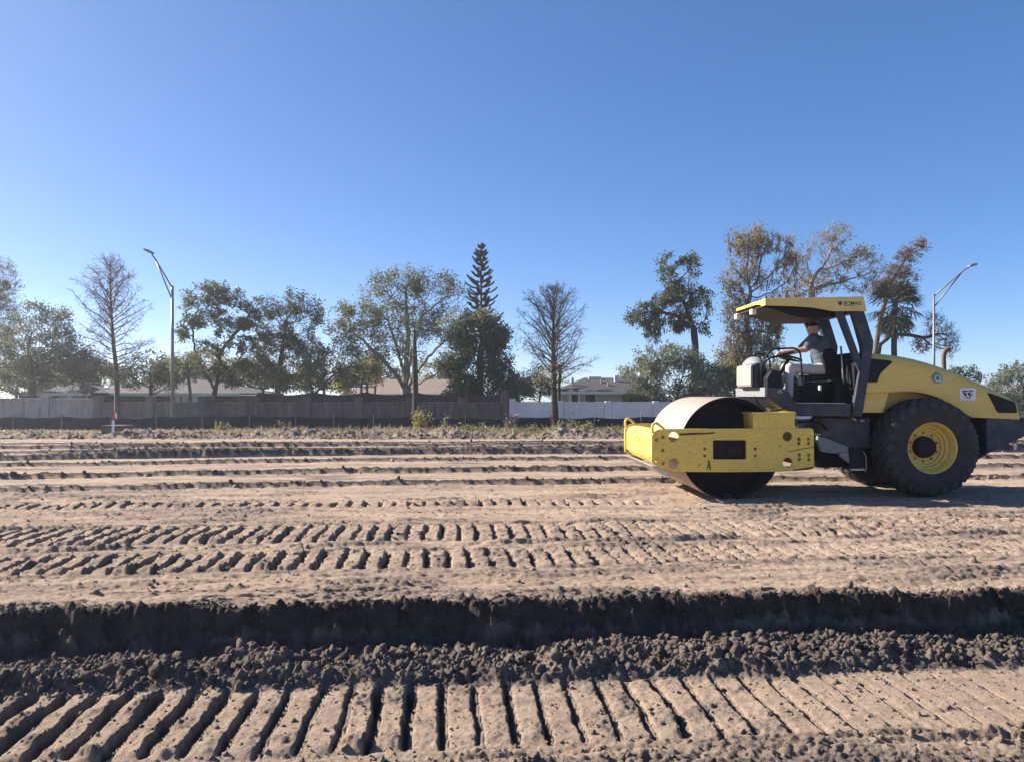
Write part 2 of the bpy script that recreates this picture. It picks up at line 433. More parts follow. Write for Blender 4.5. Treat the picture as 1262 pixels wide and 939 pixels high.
        z = z + 0.03 * q2; turned_shade = np.maximum(turned_shade, 0.8 * q2)
    # --- crust everywhere: long scraped streaks, crumbs
    if band(5, 26):
        upz = sst(ye, ye + 0.2, y) * (y < 26)
        yy = y - 0.08 * x
        streak = fbm(x * 0.5, yy * 6.5, 81, 4, 0.6)
        z = z + upz * (0.014 * streak + 0.012 * np.clip(fbm(x * 2.2, yy * 8, 83, 3), 0, 1) + 0.010 * fbm(x * 12, y * 16, 84, 3, 0.6))
        patch = np.clip(fbm(x * 0.9, yy * 3.2, 85, 4, 0.6) * 1.7 + 0.05, 0, 1) * upz
        if ylo < 13: z = z + (y < 13) * upz * (0.016 * sst(0.12, 0.32, fbm(x * 2.2, yy * 14, 89, 4, 0.62)) + 0.006 * fbm(x * 25, y * 25, 90, 2))
        if ylo < 13: z = z + patch * (0.030 * lumps(x * 13, y * 16, 87) + 0.022 * lumps(x * 25, y * 28, 88)) * (y < 13)
        turned_shade = np.maximum(turned_shade, patch * 0.55)
        turned_shade = np.maximum(turned_shade, upz * np.clip(streak * 1.3, 0, 1) * 0.5)
        z = z + 0.02 * fbm(x * 0.35, y * 0.35, 3, 3) * (y > 6) * (y < 26)
    # --- weedy spoil bank along the silt fence
    if band(24.5, 37):
        b1 = np.exp(-((y - 27.3 - 0.5 * fbm(x * 0.25, x0, 91, 2)) / 0.75) ** 2) * (0.08 + 0.16 * np.clip(fbm(x * 0.9, y * 0.9, 92, 3) + 0.3, 0, 1))
        b2 = np.exp(-((y - 31.0) / 1.3) ** 2) * (0.10 + 0.12 * fbm(x * 0.6, y * 0.6, 93, 3))
        far = sst(25.0, 26.0, y) * sst(36, 34, y)
        z = z + far * (b1 * (0.8 + 0.9 * lumps(x * 3.5, y * 3.5, 94)) + b2 + 0.08 * lumps(x * 6, y * 6, 95) * sst(30.5, 28, y) + 0.06 * fbm(x * 5, y * 5, 96, 3, 0.65) - 0.06)
        sp = np.exp(-((x - 2.05) / 0.75) ** 2 - ((y - 29.2) / 0.7) ** 2)
        z = z + 0.42 * sp * (0.8 + 0.4 * lumps(x * 4, y * 4, 97))
        turned_shade = np.maximum(turned_shade, np.clip(sp * 1.3, 0, 1)); turned_shade = np.maximum(turned_shade, far * np.clip(0.55 + 0.5 * fbm(x * 0.8, y * 1.5, 98, 3), 0, 1))
    if ylo < 5.2: turned_shade = np.maximum(turned_shade, 0.14 * (y < 5.2))
    z = z - 0.40 * sst(34.0, 36.2, y) - 0.35 * sst(42, 50, y)
    return z, np.clip(turned_shade, 0, 1)

def gz(x, y):
    return float(ground_z(np.array([x]), np.array([y]))[0][0])

def build_ground():
    rows = [-300, -120, -40, -12, -4, 0, 1.5, 2.4]
    def add(to, step):
        n = max(1, int(round((to - rows[-1]) / step)))
        a = rows[-1]
        rows.extend([a + (to - a) * (k + 1) / n for k in range(n)])
    add(3.3, 0.02); add(4.8, 0.011); add(5.95, 0.0075); add(9.4, 0.018); add(11.6, 0.030); add(24.5, 0.052); add(28.5, 0.08); add(36.5, 0.2); add(60, 1.6); add(200, 14)
    rows.extend([320])
    Y = np.array(rows)
    hw = 0.70 * np.maximum(Y, 1.5) + 0.75
    u = np.linspace(-1, 1, 780)
    ext = np.array([1.03, 1.12, 1.35, 1.9, 3.0, 6.0])
    u = np.concatenate([-ext[::-1], u, ext])
    X = hw[:, None] * u[None, :]
    for j, e in enumerate(ext):                      # the outer columns reach far out to the sides
        far_x = hw + (e - 1) / 5.0 * (60 + np.abs(Y) * 0.4) ; X[:, len(u) - len(ext) + j] = far_x; X[:, len(ext) - 1 - j] = -far_x
    YY = np.repeat(Y[:, None], X.shape[1], 1)
    n, m = X.shape
    zz, dd = [], []
    for k in range(0, n, 25):
        a, b = ground_z(X[k:k + 25].ravel(), YY[k:k + 25].ravel()); zz.append(a); dd.append(b)
    z = np.concatenate(zz); turned_shade = np.concatenate(dd)
    V = np.stack([X.ravel(), YY.ravel(), z], 1)
    idx = np.arange(n * m).reshape(n, m)
    F = np.stack([idx[:-1, :-1].ravel(), idx[:-1, 1:].ravel(), idx[1:, 1:].ravel(), idx[1:, :-1].ravel()], 1)
    me = bpy.data.meshes.new('ground')
    me.vertices.add(len(V)); me.vertices.foreach_set('co', V.astype(np.float32).ravel())
    me.loops.add(F.size); me.loops.foreach_set('vertex_index', F.astype(np.int32).ravel())
    me.polygons.add(len(F)); me.polygons.foreach_set('loop_start', np.arange(0, F.size, 4, dtype=np.int32))
    me.update(calc_edges=True)
    me.polygons.foreach_set('use_smooth', np.ones(len(F), dtype=bool))
    at = me.attributes.new('turned_shade', 'FLOAT', 'POINT'); at.data.foreach_set('value', turned_shade.astype(np.float32))
    return me

def soil_mat(name, clod=False):
    m = bpy.data.materials.new(name); m.use_nodes = True
    nt = m.node_tree; N = nt.nodes; Lk = nt.links.new
    b = N['Principled BSDF']; b.inputs['Roughness'].default_value = 0.95; b.inputs['Specular IOR Level'].default_value = 0.12
    tc = N.new('ShaderNodeTexCoord')
    def noise(scale, detail=6, stretch=None, rough=0.6):
        n = N.new('ShaderNodeTexNoise'); n.inputs['Scale'].default_value = scale; n.inputs['Detail'].default_value = detail; n.inputs['Roughness'].default_value = rough
        if stretch:
            mp = N.new('ShaderNodeMapping'); mp.inputs['Scale'].default_value = stretch; mp.inputs['Rotation'].default_value = (0, 0, R(-4.5)); Lk(tc.outputs['Object'], mp.inputs['Vector']); Lk(mp.outputs[0], n.inputs['Vector'])
        else: Lk(tc.outputs['Object'], n.inputs['Vector'])
        return n.outputs[0]
    def rng(src, a, b_, lo=0, hi=1):
        r = N.new('ShaderNodeMapRange'); r.inputs['From Min'].default_value = a; r.inputs['From Max'].default_value = b_; r.inputs['To Min'].default_value = lo; r.inputs['To Max'].default_value = hi
        Lk(src, r.inputs['Value']); return r.outputs[0]
    def mix(fac, a, b_):
        x = N.new('ShaderNodeMix'); x.data_type = 'RGBA'
        for key, v in (('A', a), ('B', b_)):
            if isinstance(v, tuple): x.inputs[key].default_value = (*v, 1)
            else: Lk(v, x.inputs[key])
        if isinstance(fac, float): x.inputs['Factor'].default_value = fac
        else: Lk(fac, x.inputs['Factor'])
        return x.outputs['Result']
    dry = mix(rng(noise(0.9, 5, (0.35, 2.2, 1)), 0.32, 0.68), (0.41, 0.300, 0.215), (0.57, 0.430, 0.315))
    dry = mix(rng(noise(3.0, 9, (0.30, 3.0, 1), 0.7), 0.52, 0.66, 0, 0.75), dry, (0.245, 0.185, 0.145))
    dry = mix(rng(noise(30, 10, None, 0.75), 0.42, 0.66, 0, 0.7), dry, (0.30, 0.225, 0.175))
    grit = rng(noise(105, 5, None, 0.6), 0.54, 0.67, 0, 0.55); pale = rng(noise(80, 4, None, 0.6), 0.60, 0.72, 0, 0.6)
    shade_soil = mix(rng(noise(7, 7), 0.3, 0.7), (0.034, 0.028, 0.027), (0.095, 0.078, 0.070))  # darkest soil tone, lowered so the bank face carries painted shade
    if clod:
        col = mix(rng(noise(5, 7), 0.3, 0.7), (0.085, 0.070, 0.062), (0.21, 0.172, 0.148))
    else:
        at = N.new('ShaderNodeAttribute'); at.attribute_name = 'turned_shade'
        ad = N.new('ShaderNodeMath'); ad.operation = 'MULTIPLY_ADD'; ad.inputs[1].default_value = 0.5; ad.inputs[2].default_value = -0.25
        Lk(noise(9, 6), ad.inputs[0])
        s = N.new('ShaderNodeMath'); s.operation = 'ADD'; s.use_clamp = True
        Lk(at.outputs['Fac'], s.inputs[0]); Lk(ad.outputs[0], s.inputs[1])
        mid_ = mix(rng(noise(6, 8, None, 0.7), 0.35, 0.65), (0.115, 0.094, 0.082), (0.255, 0.205, 0.172))
        col = mix(rng(s.outputs[0], 0.0, 0.55), dry, mid_)
        col = mix(rng(s.outputs[0], 0.62, 1.0), col, shade_soil)
        col = mix(grit, col, (0.085, 0.066, 0.054)); col = mix(pale, col, mix(0.5, col, (0.62, 0.52, 0.43)))
        # the land beyond the fence is rough grass
        sp = N.new('ShaderNodeSeparateXYZ'); Lk(tc.outputs['Object'], sp.inputs[0])
        grass = mix(rng(noise(2.5, 6), 0.3, 0.7), (0.06, 0.075, 0.03), (0.16, 0.15, 0.07))
        col = mix(rng(sp.outputs[1], 35.5, 37.0), col, grass)
    Lk(col, b.inputs['Base Color'])
    bp = N.new('ShaderNodeBump'); bp.inputs['Strength'].default_value = 1.0; bp.inputs['Distance'].default_value = 0.03
    Lk(noise(55, 10, None, 0.78), bp.inputs['Height'])
    Lk(bp.outputs[0], b.inputs['Normal'])
    return m

MT['soil'] = soil_mat('dirt')
ground = obj('ground', build_ground(), MT['soil'])
tag(ground, kind='structure')

# loose clods: uncountable, one object of real lumps
def build_clods():
    def ico(sub):
        base = bmesh.new(); bmesh.ops.create_icosphere(base, subdivisions=sub, radius=1.0)
        r = np.array([v.co[:] for v in base.verts]), np.array([[v.index for v in f.verts] for f in base.faces]); base.free(); return r
    pos = []
    def put(xs, ys, med, sig, lo, hi): pos.append((xs, ys, np.clip(RNG.lognormal(math.log(med), sig, len(xs)), lo, hi)))
    n = 6200; xs = RNG.uniform(-4.8, 5.4, n)
    put(xs, 4.80 + 0.088 * xs + RNG.beta(1.5, 1.4, n) * 0.54 + 0.04 * RNG.normal(size=n), 0.0095, 0.55, 0.004, 0.042)
    n = 6500; xs = RNG.uniform(-4.8, 5.4, n); put(xs, 4.78 + 0.088 * xs + RNG.beta(1.4, 1.6, n) * 0.56 + 0.05 * RNG.normal(size=n), 0.0052, 0.35, 0.003, 0.011)
    n = 1300; xs = RNG.uniform(-4.8, 5.4, n); put(xs, edge_y(xs) + 0.02 + 0.07 * np.abs(RNG.normal(size=n)), 0.010, 0.55, 0.004, 0.034)
    n = 1300; xs = RNG.uniform(-4, 4.6, n); put(xs, 4.4 + 0.08 * xs + RNG.uniform(-.42, .38, n), 0.006, 0.5, 0.003, 0.020)
    n = 1600; xs = RNG.uniform(-3, 3.6, n); put(xs, RNG.uniform(3.2, 4.0, n) + 0.078 * xs, 0.007, 0.55, 0.003, 0.028)
    n = 3200; ys = RNG.uniform(5.7, 11.5, n); put(RNG.uniform(-1, 1, n) * (0.72 * ys + .6), ys, 0.007, 0.5, 0.004, 0.026)
    for pts, h, w in RIDGES:
        n = 420; xs = RNG.uniform(-13, 13, n); put(xs, np.interp(xs, [p[0] for p in pts], [p[1] for p in pts]) + RNG.normal(size=n) * 0.07, 0.014, 0.45, 0.008, 0.04)
    n = 900; put(RNG.uniform(-20, 12, n), RNG.uniform(25.4, 28.3, n), 0.035, 0.5, 0.02, 0.11)
    X = np.concatenate([p[0] for p in pos]); Y = np.concatenate([p[1] for p in pos]); Rr = np.concatenate([p[2] for p in pos])
    zd = [ground_z(p[0], p[1]) for p in pos]
    Z = np.concatenate([q[0] for q in zd]); DM = np.clip(0.12 + 0.85 * np.concatenate([q[1] for q in zd]) + 0.2 * (RNG.uniform(size=len(X)) - 0.5), 0, 1)
    Vs, Fs, off, Da = [], [], 0, []
    bigm = Rr > 0.018
    for sub, k in ((1, ~bigm), (2, bigm)):
        bv, bf = ico(sub)
        xs, ys, rs, zs = X[k], Y[k], Rr[k], Z[k]; n = len(xs)
        sc = RNG.uniform(0.6, 1.3, (n, 1, 3)) * rs[:, None, None]
        P = bv[None] * (1 + 0.30 * RNG.normal(size=(n, len(bv), 1)).clip(-1.4, 1.4)) * sc
        a = RNG.uniform(0, 6.28, n); ca, sa = np.cos(a)[:, None], np.sin(a)[:, None]
        b = RNG.uniform(-1, 1, n); cb, sb = np.cos(b)[:, None], np.sin(b)[:, None]
        x, y, z = P[..., 0], P[..., 1], P[..., 2]
        x, z = x * cb - z * sb, x * sb + z * cb
        x, y = x * ca - y * sa, x * sa + y * ca
        Vs.append(np.stack([x + xs[:, None], y + ys[:, None], z + (zs + rs * 0.15)[:, None]], -1).reshape(-1, 3))
        Da.append(np.repeat(DM[k], len(bv)))
        Fs.append((bf[None] + (np.arange(n) * len(bv))[:, None, None]).reshape(-1, 3) + off); off += n * len(bv)
    me = np_mesh(np.concatenate(Vs), np.concatenate(Fs)); at = me.attributes.new('turned_shade', 'FLOAT', 'POINT'); at.data.foreach_set('value', np.concatenate(Da).astype(np.float32))
    return me
clods = obj('soil_clods', build_clods(), MT['soil'])
tag(clods, 'loose dark clods of turned soil crumbling along the cut bank and ridges', 'soil clods', kind='stuff')
# ------------------------------------------------------------------ the single-drum soil compactor
RX, RY, RTH = 5.0, 12.25, R(2.0)
_c, _s = math.cos(RTH), math.sin(RTH)
roller = empty('road_roller', (RX, RY, 0), RTH)
tag(roller, 'yellow and dark grey single-drum soil compactor parked on graded dirt with an open canopy', 'road roller')

def L(px, py, yl):
    """photo pixel on the machine's vertical plane y = yl -> machine (x, z)"""
    k = (px - CX) / FPX
    x = (k * (RY + yl * _c) - RX + yl * _s) / (_c - k * _s)
    Yw = RY + x * _s + yl * _c
    return x, EYE - (py - HY) / FPX * Yw

def LP(pts, yl): return [L(px, py, yl) for px, py in pts]

def rp(name, pts, yl, y0, y1, m, parent=roller, bevel=0.008, seg=2):
    return obj(name, prism_me(LP(pts, yl), y0, y1, bevel, seg), MT[m], parent)

def zpx(zx, zy):   # helper for readings taken from an enlarged crop of the drum frame
    return 760 + zx * 250 / 1262, 480 + zy * 250 / 1262

# ---- drum
YD = 1.0
dx, dz = L(900, 552.7, -YD)
DR = 0.752
drum = obj('drum', lathe_me([(DR - 0.03, -YD), (DR - 0.006, -YD), (DR, -YD + 0.01), (DR, 0), (DR, YD - 0.01), (DR - 0.006, YD), (DR - 0.03, YD), (DR - 0.03, 0)], 128, close=True), [MT['drum']], roller, smooth=False)
drum.location = (dx, 0, DR - 0.012); drum.data.materials.append(MT['drumin'])
for p in drum.data.polygons:
    p.use_smooth = True
    if math.hypot(p.center.x, p.center.z) < DR - 0.008: p.material_index = 1
for s in (-1, 1):
    web = obj('drum_web', lathe_me([(0.0, s * 0.80), (0.16, s * 0.80), (0.17, s * 0.72), (0.40, s * 0.70), (DR - 0.031, s * 0.62), (DR - 0.031, s * 0.60), (0.0, s * 0.60)], 64), MT['drumin'], drum)
hub = obj('drum_hub', lathe_me([(0, -0.97), (0.11, -0.97), (0.13, -0.94), (0.13, -0.82), (0.24, -0.82), (0.24, -0.78), (0, -0.78)], 32), MT['drumin'], drum)
for k in range(10):
    a = 2 * math.pi * k / 10
    bo = obj('bolt', lathe_me([(0, -0.85), (0.018, -0.85), (0.02, -0.82), (0.02, -0.80), (0, -0.80)], 6), MT['steel'], drum)
    bo.location = (0.205 * math.cos(a), 0, 0.205 * math.sin(a))

# ---- front frame: pierced side plates
YP = -1.10
outer = [zpx(*p) for p in ((218, 285), (232, 262), (262, 247), (300, 243), (600, 241), (900, 239), (1205, 238), (1222, 243), (1228, 262), (1228, 400), (1230, 470), (1222, 488), (1190, 500), (1020, 509), (700, 512), (370, 510), (330, 505), (290, 488), (240, 466), (218, 452))]
def hc(zx, zy, rz, n=20):
    x, z = L(*zpx(zx, zy), YP); return circle(x, z, rz * 250 / 1262 * 11.1 / FPX, n)
holes = [hc(355, 293, 32), hc(355, 457, 32), hc(1063, 290, 30), hc(1065, 453, 31)]
holes += [hc(a, b, 11, 12) for a, b in ((247, 310), (287, 294), (288, 376), (248, 441), (290, 457), (1135, 307), (1135, 333), (1193, 307), (1193, 333), (1137, 405), (1137, 432), (1195, 405), (1195, 432))]
wx0, wz0 = L(*zpx(600, 433), YP); wx1, wz1 = L(*zpx(808, 313), YP)
holes.append([(wx0 + .015, wz0), (wx1 - .015, wz0), (wx1, wz0 + .015), (wx1, wz1 - .015), (wx1 - .015, wz1), (wx0 + .015, wz1), (wx0, wz1 - .015), (wx0, wz0 + .015)])
plate_me = fill_me(LP(outer, YP), holes, 0.05, 0.004)
plate = obj('side_plate', plate_me, MT['yellow_worn'], roller); plate.location.y = YP
plate['label'] = 'scratched yellow side plate pierced with round holes'
plate2 = obj('side_plate', plate_me.copy(), None, roller); plate2.location.y = -YP - 0.05
# bolt triplets and scratches on the near plate
for zx in (548, 862):
    for zy in (328, 368, 410):
        x, z = L(*zpx(zx, zy), YP)
        b1 = obj('bolt', lathe_me([(0, -0.012), (0.018, -0.012), (0.021, -0.006), (0.024, 0.004), (0, 0.004)], 10), MT['yellow_worn'] if zy == 328 else MT['rust'], plate)
        b1.location = (x, 0.0, z)
def streak(name, pts, m='scratch', par=None, y=-0.0015):
    me = prism_me([L(*zpx(*p), YP) for p in pts], y, 0.002, 0)
    return obj(name, me, MT[m], par or plate)
streak('scratch_mark', [(388, 272), (470, 266), (560, 266), (608, 262), (610, 272), (560, 276), (470, 280), (392, 284)])
streak('scratch_mark', [(566, 425), (580, 450), (588, 498), (578, 498), (570, 462)])
streak('scratch_mark', [(566, 462), (572, 468), (562, 500), (556, 500)])
streak('scratch_mark', [(522, 458), (527, 460), (506, 478), (503, 476)])
streak('scratch_mark', [(1070, 384), (1140, 368), (1226, 352), (1226, 357), (1140, 373), (1072, 388)])
streak('scratch_mark', [(1008, 338), (1012, 337), (1024, 354), (1020, 357)])
streak('scratch_mark', [(1095, 497), (1180, 484), (1226, 476), (1226, 487), (1180, 496), (1100, 504)])

# ---- front cross beam with a rolled top, worn lettering
xf, _ = L(*zpx(218, 300), YP)
sec = [(xf + 0.035, 0.60), (xf + 0.035, 0.88)]
for k in range(1, 7):
    a = k / 6 * math.pi / 2
    sec.append((xf + 0.035 + 0.12 * (1 - math.cos(a)), 0.88 + 0.12 * math.sin(a)))
sec += [(xf + 0.24, 1.0), (xf + 0.24, 0.50), (xf + 0.13, 0.50)]
beam = obj('front_beam', prism_me(sec, -1.048, 1.048, 0.003, 1), MT['yellow_worn'], roller)
tm = text_me('BOMAG', 0.25, 0.001, 0.0)
tm.transform(Matrix(((0, 0, -1, 0), (-1, 0, 0, 0), (0, 1, 0, 0), (0, 0, 0, 1))))   # reads from the front (-x), text runs towards -y
tx = obj('lettering', tm, MT['decalworn'], beam); tx.location = (xf + 0.0345, -0.02, 0.77)
for (ya, za, yb, zb) in ((-0.9, .72, -0.78, .86), (0.55, .9, .72, .74), (-.3, .63, .45, .66), (-0.95, .60, -0.6, .63), (-.62, .93, -.60, .70), (.3, .95, .5, .88)):
    n = Vector((0, zb - za, -(yb - ya))).normalized() * 0.008
    pts = [(ya + n.y, za + n.z), (yb + n.y * .4, zb + n.z * .4), (yb - n.y * .4, zb - n.z * .4), (ya - n.y, za - n.z)]
    bm = bmesh.new()
    va = [bm.verts.new((xf + 0.0335, y, z)) for y, z in pts]; vb = [bm.verts.new((xf + 0.036, y, z)) for y, z in pts]
    bm.faces.new(va); bm.faces.new(vb[::-1])
    for i in range(4): bm.faces.new((va[i], vb[i], vb[(i + 1) % 4], va[(i + 1) % 4]))
    obj('scratch_mark', mesh_from(bm), MT['scratch'], beam)
# lifting eyes
for s in (-1, 1):
    y = s * 1.075
    pth = smooth_path([(xf + 0.02, y, 0.97), (xf + 0.015, y, 1.07), (xf + 0.06, y, 1.115), (xf + 0.12, y, 1.08), (xf + 0.21, y, 1.0)], 5)
    tube('lifting_eye', pth, 0.019, MT['yellow_worn'], roller, 8)
# rear cross beam and drum scrapers
xr, _ = L(*zpx(1228, 300), YP)
box('rear_beam', xr - 0.20, xr - 0.02, -1.047, 1.047, 0.50, 1.0, MT['yellow_worn'], roller, 0.01)
scr = rp('scraper', [zpx(238, 474), zpx(330, 510), zpx(332, 532), zpx(318, 545), zpx(225, 480)], YP, -1.03, 1.03, 'steel')
sb = box('scraper_blade', dx + DR + 0.02, xr - 0.19, -0.98, 0.98, 0.62, 0.65, MT['steel'], roller, 0.004)
# hydraulic box standing on the plate, hose
pb = rp('valve_box', [(928.5, 510.5), (980, 510.5), (980, 527.6), (928.5, 527.6)], YP, -1.09, -0.62, 'yellow_worn')
rp('lid', [(926.5, 507.6), (981, 507.2), (981, 510.4), (926.5, 510.4)], YP, -1.10, -0.61, 'yellow_worn', pb, 0.004)
rp('vent_plug', [(950.5, 503), (954, 503), (954, 507.5), (950.5, 507.5)], YP, -0.95, -0.91, 'steel', pb, 0.003)
pts = [(*L(929, 488, -0.85), -0.85), (*L(934, 497, -0.9), -0.9), (*L(943, 504.5, -0.92), -0.92), (*L(956, 506.5, -0.9), -0.9), (*L(972, 500, -0.8), -0.8)]
tube('hydraulic_hose', smooth_path([(a, y, b) for a, b, y in pts], 6), 0.013, MT['black'], roller, 8)
pts = [(*L(985, 520, -0.9), -0.9), (*L(998, 519, -0.8), -0.8), (*L(1012, 522, -0.7), -0.7), (*L(1020, 530, -0.6), -0.6)]
tube('hydraulic_hose', smooth_path([(a, y, b) for a, b, y in pts], 6), 0.018, MT['black'], roller, 8)
# drum drive seen through the window
box('drum_bracket', dx - 0.28, dx + 0.28, -1.03, -0.985, 0.56, 0.92, MT['black'], roller, 0.01)
box('drive_motor', dx - 0.07, dx + 0.09, -1.06, -1.031, 0.62, 0.80, MT['black'], roller, 0.02)

# ---- articulated rear chassis
ch = rp('chassis', [(1062, 500), (1216, 505), (1216, 560), (1195, 572), (1010, 576), (1006, 540), (1030, 512)], -0.40, -0.40, 0.40, 'black')
rp('hitch', [(996, 530), (1014, 528), (1014, 568), (996, 566)], -0.4, -0.30, 0.30, 'black')
rp('side_tank', [(1011, 514.5), (1072, 514.5), (1072, 552), (1046, 553), (1016, 539), (1011, 536)], -0.62, -0.62, -0.405, 'anthracite')
rp('step_panel', [(1008, 537), (1022, 541), (1046, 550.5), (1046, 558.5), (1022, 558), (1012, 556), (1008, 545)], -0.70, -0.70, -0.625, 'greypaint')
st = rp('step', [(1046, 552), (1066, 552), (1067, 579), (1048, 579)], -0.72, -0.72, -0.45, 'black', roller, 0.01)
rp('tread', [(1048, 577), (1064, 577), (1064, 579), (1048, 579.2)], -0.76, -0.80, -0.73, 'steel', st, 0.002)
rp('step_panel', [(1035, 557), (1046, 557), (1047, 571), (1035, 562)], -0.73, -0.73, -0.66, 'greypaint')
pts = [L(1064, 556, -0.78), L(1067, 562, -0.78), L(1067.5, 575, -0.78), L(1066, 582, -0.78)]
tube('cable', smooth_path([(a, -0.78, b) for a, b in pts], 4), 0.006, MT['steel'], st, 6)
rp('mount_lug', [(1049, 513.6), (1055, 516), (1057, 519), (1052, 517)], -0.74, -0.74, -0.63, 'steel')
rp('mount_lug', [(1060, 517), (1066, 517), (1066, 519), (1060, 519)], -0.74, -0.74, -0.63, 'steel')

# counterweight and rear skirt
rp('counterweight', [(1216, 514.2), (1258, 516.6), (1272, 518.5), (1270, 534), (1216, 560)], -0.74, -0.74, 0.74, 'anthracite', roller, 0.02)

# ---- engine hood, lofted
def build_hood():
    top = [(1058, 434.5), (1076, 433.8), (1101, 436), (1118, 438.6), (1132, 441.6), (1148, 446), (1162, 450.4), (1175, 455), (1188, 460), (1201, 465.5), (1213.6, 471.2), (1226, 477), (1236, 481.6), (1244, 485.8), (1250, 489.8), (1252.5, 493)]
    bot = [(1058, 484), (1076, 483.6), (1101, 482.2), (1118, 481.6), (1132, 482.6), (1148, 486), (1162, 491.8), (1175, 499), (1188, 508), (1201, 514), (1213.6, 514.6), (1226, 515), (1236, 515.4), (1244, 515.7), (1250, 516), (1257, 516.3)]
    yl = -0.75
    bm = bmesh.new(); rings = []
    for t, b in zip(top, bot):
        xt, zt = L(*t, yl); xb, zb = L(*b, yl)
        h = zt - zb
        w = 0.75
        # roof is farther from the lens than the flank: lift the ridge line so that its silhouette falls on the pixel
        ring = []
        half = [(-w, 0.0), (-w, 0.35), (-w + 0.006, 0.62), (-w + 0.022, 0.80), (-w + 0.06, 0.91), (-w + 0.13, 0.975), (-w + 0.26, 1.0), (-0.2, 1.012), (0, 1.016)]
        for y, f in half: ring.append((y, f))
        ring += [(-y, f) for y, f in half[-2::-1]]
        rings.append([bm.verts.new((xb + (xt - xb) * f, y, zb + h * f)) for y, f in ring])
    for A, B in zip(rings, rings[1:]):
        for i in range(len(A) - 1): bm.faces.new((A[i], B[i], B[i + 1], A[i + 1]))
    bm.faces.new(rings[0]); bm.faces.new(rings[-1][::-1])
    # underside
    for A, B in zip(rings, rings[1:]): bm.faces.new((A[-1], B[-1], B[0], A[0]))
    me = mesh_from(bm)
    return me
hood = obj('engine_hood', build_hood(), MT['yellow'], roller)
for p in hood.data.polygons: p.use_smooth = len(p.vertices) == 4 and abs(p.normal.z) > -0.5
mod = hood.modifiers.new('edge', 'EDGE_SPLIT'); mod.split_angle = R(40)
# fender lip: the pressed line along the wheel arch
lip = [(1066, 484.3), (1101, 482.6), (1118, 482.0), (1132, 482.9), (1148, 486.3), (1162, 492), (1175, 499.3), (1190, 509), (1199, 514)]
pp = [L(a, b, -0.752) for a, b in lip]
tube('fender_lip', smooth_path([(a, -0.752, b) for a, b in pp], 3), 0.010, MT['yellow'], hood, 6)
# inner flank behind the wheel
rp('side_panel', [(1058, 480), (1215, 480), (1215, 507.8), (1058, 507.8)], -0.43, -0.45, 0.45, 'yellow', roller, 0.006)
rp('side_panel', [(1060, 482.5), (1096, 482.0), (1088, 508.4), (1060, 508.0)], -0.71, -0.71, -0.452, 'yellow', roller, 0.006)
# dark side window, rear grille
rp('vent_window', [(1068, 441.5), (1098, 444.4), (1100, 446.5), (1086, 459), (1084, 462), (1081.5, 471), (1068, 471.5)], -0.76, -0.76, -0.68, 'glass', hood, 0.004)
gr = rp('grille', [(1218.2, 484.2), (1221, 484.4), (1249, 494.6), (1251.5, 497), (1254, 507), (1252.5, 508.6), (1231, 508.4), (1228.5, 506.5)], -0.758, -0.758, -0.68, 'glass', hood, 0.003)
for k in range(7):
    f = (k + 0.7) / 7.6
    a = (1219.5 + 10 * f, 485.5 + 22 * f); b = (min(1253.0, 1224 + 70 * f), max(485.5 + 22 * f, 485.8 + 22 * f))
    if b[0] < 1251: b = (b[0], b[1])
    pA, pB = L(*a, -0.762), L(*b, -0.762)
    tube('grille_bar', [(pA[0] + 0.02, -0.762, pA[1]), (pB[0] - 0.02, -0.762, pB[1])], 0.004, MT['anthracite'], gr, 5)
# white sticker with a black W, teal round sticker
stx, stz = L(1192.7, 485.6, -0.755)
rr = []
for (sx, sz) in ((1, 1), (-1, 1), (-1, -1), (1, -1)):
    for k in range(5):
        a = {(1, 1): 0, (-1, 1): 90, (-1, -1): 180, (1, -1): 270}[(sx, sz)] + k * 22.5
        rr.append((stx + sx * 0.10 + 0.026 * math.cos(R(a)), stz + sz * 0.067 + 0.026 * math.sin(R(a))))
sticker = obj('sticker', prism_me(rr, -0.756, -0.752, 0), MT['decalwhite'], hood)
sticker['label'] = 'white rounded sticker with a black letter W'
def flat_poly(name, pts, y0, m, par): return obj(name, prism_me(pts, y0, y0 + 0.0015, 0), MT[m], par)
for ox in (-0.045, 0.022):
    flat_poly('letter_stroke', [(stx + ox - 0.038, stz + 0.030), (stx + ox + 0.006, stz + 0.030), (stx + ox + 0.036, stz - 0.028), (stx + ox + 0.002, stz - 0.028)], -0.758, 'decalblack', sticker)
flat_poly('letter_stroke', [(stx + 0.066, stz + 0.036), (stx + 0.074, stz + 0.036), (stx + 0.062, stz - 0.024), (stx + 0.054, stz - 0.02)], -0.758, 'decalblack', sticker)
flat_poly('print_line', [(stx - 0.084, stz + 0.055), (stx - 0.006, stz + 0.058), (stx - 0.008, stz + 0.038), (stx - 0.080, stz + 0.036)], -0.758, 'decalblack', sticker)
flat_poly('print_line', [(stx + 0.014, stz + 0.058), (stx + 0.084, stz + 0.058), (stx + 0.078, stz + 0.042), (stx + 0.016, stz + 0.038)], -0.758, 'decalblack', sticker)
flat_poly('print_line', [(stx - 0.034, stz - 0.042), (stx + 0.050, stz - 0.042), (stx + 0.046, stz - 0.058), (stx - 0.03, stz - 0.058)], -0.758, 'decalblack', sticker)
tx_, tz_ = L(1155.5, 466.6, -0.755)
ring = obj('sticker', prism_me(circle(tx_, tz_, 0.072, 28), -0.7545, -0.748, 0), MT['tealdark'], hood)
ring['label'] = 'round teal sticker with a dark ring and a star'
flat_poly('sticker_disc', circle(tx_, tz_, 0.058, 28), -0.7565, 'teal', ring)
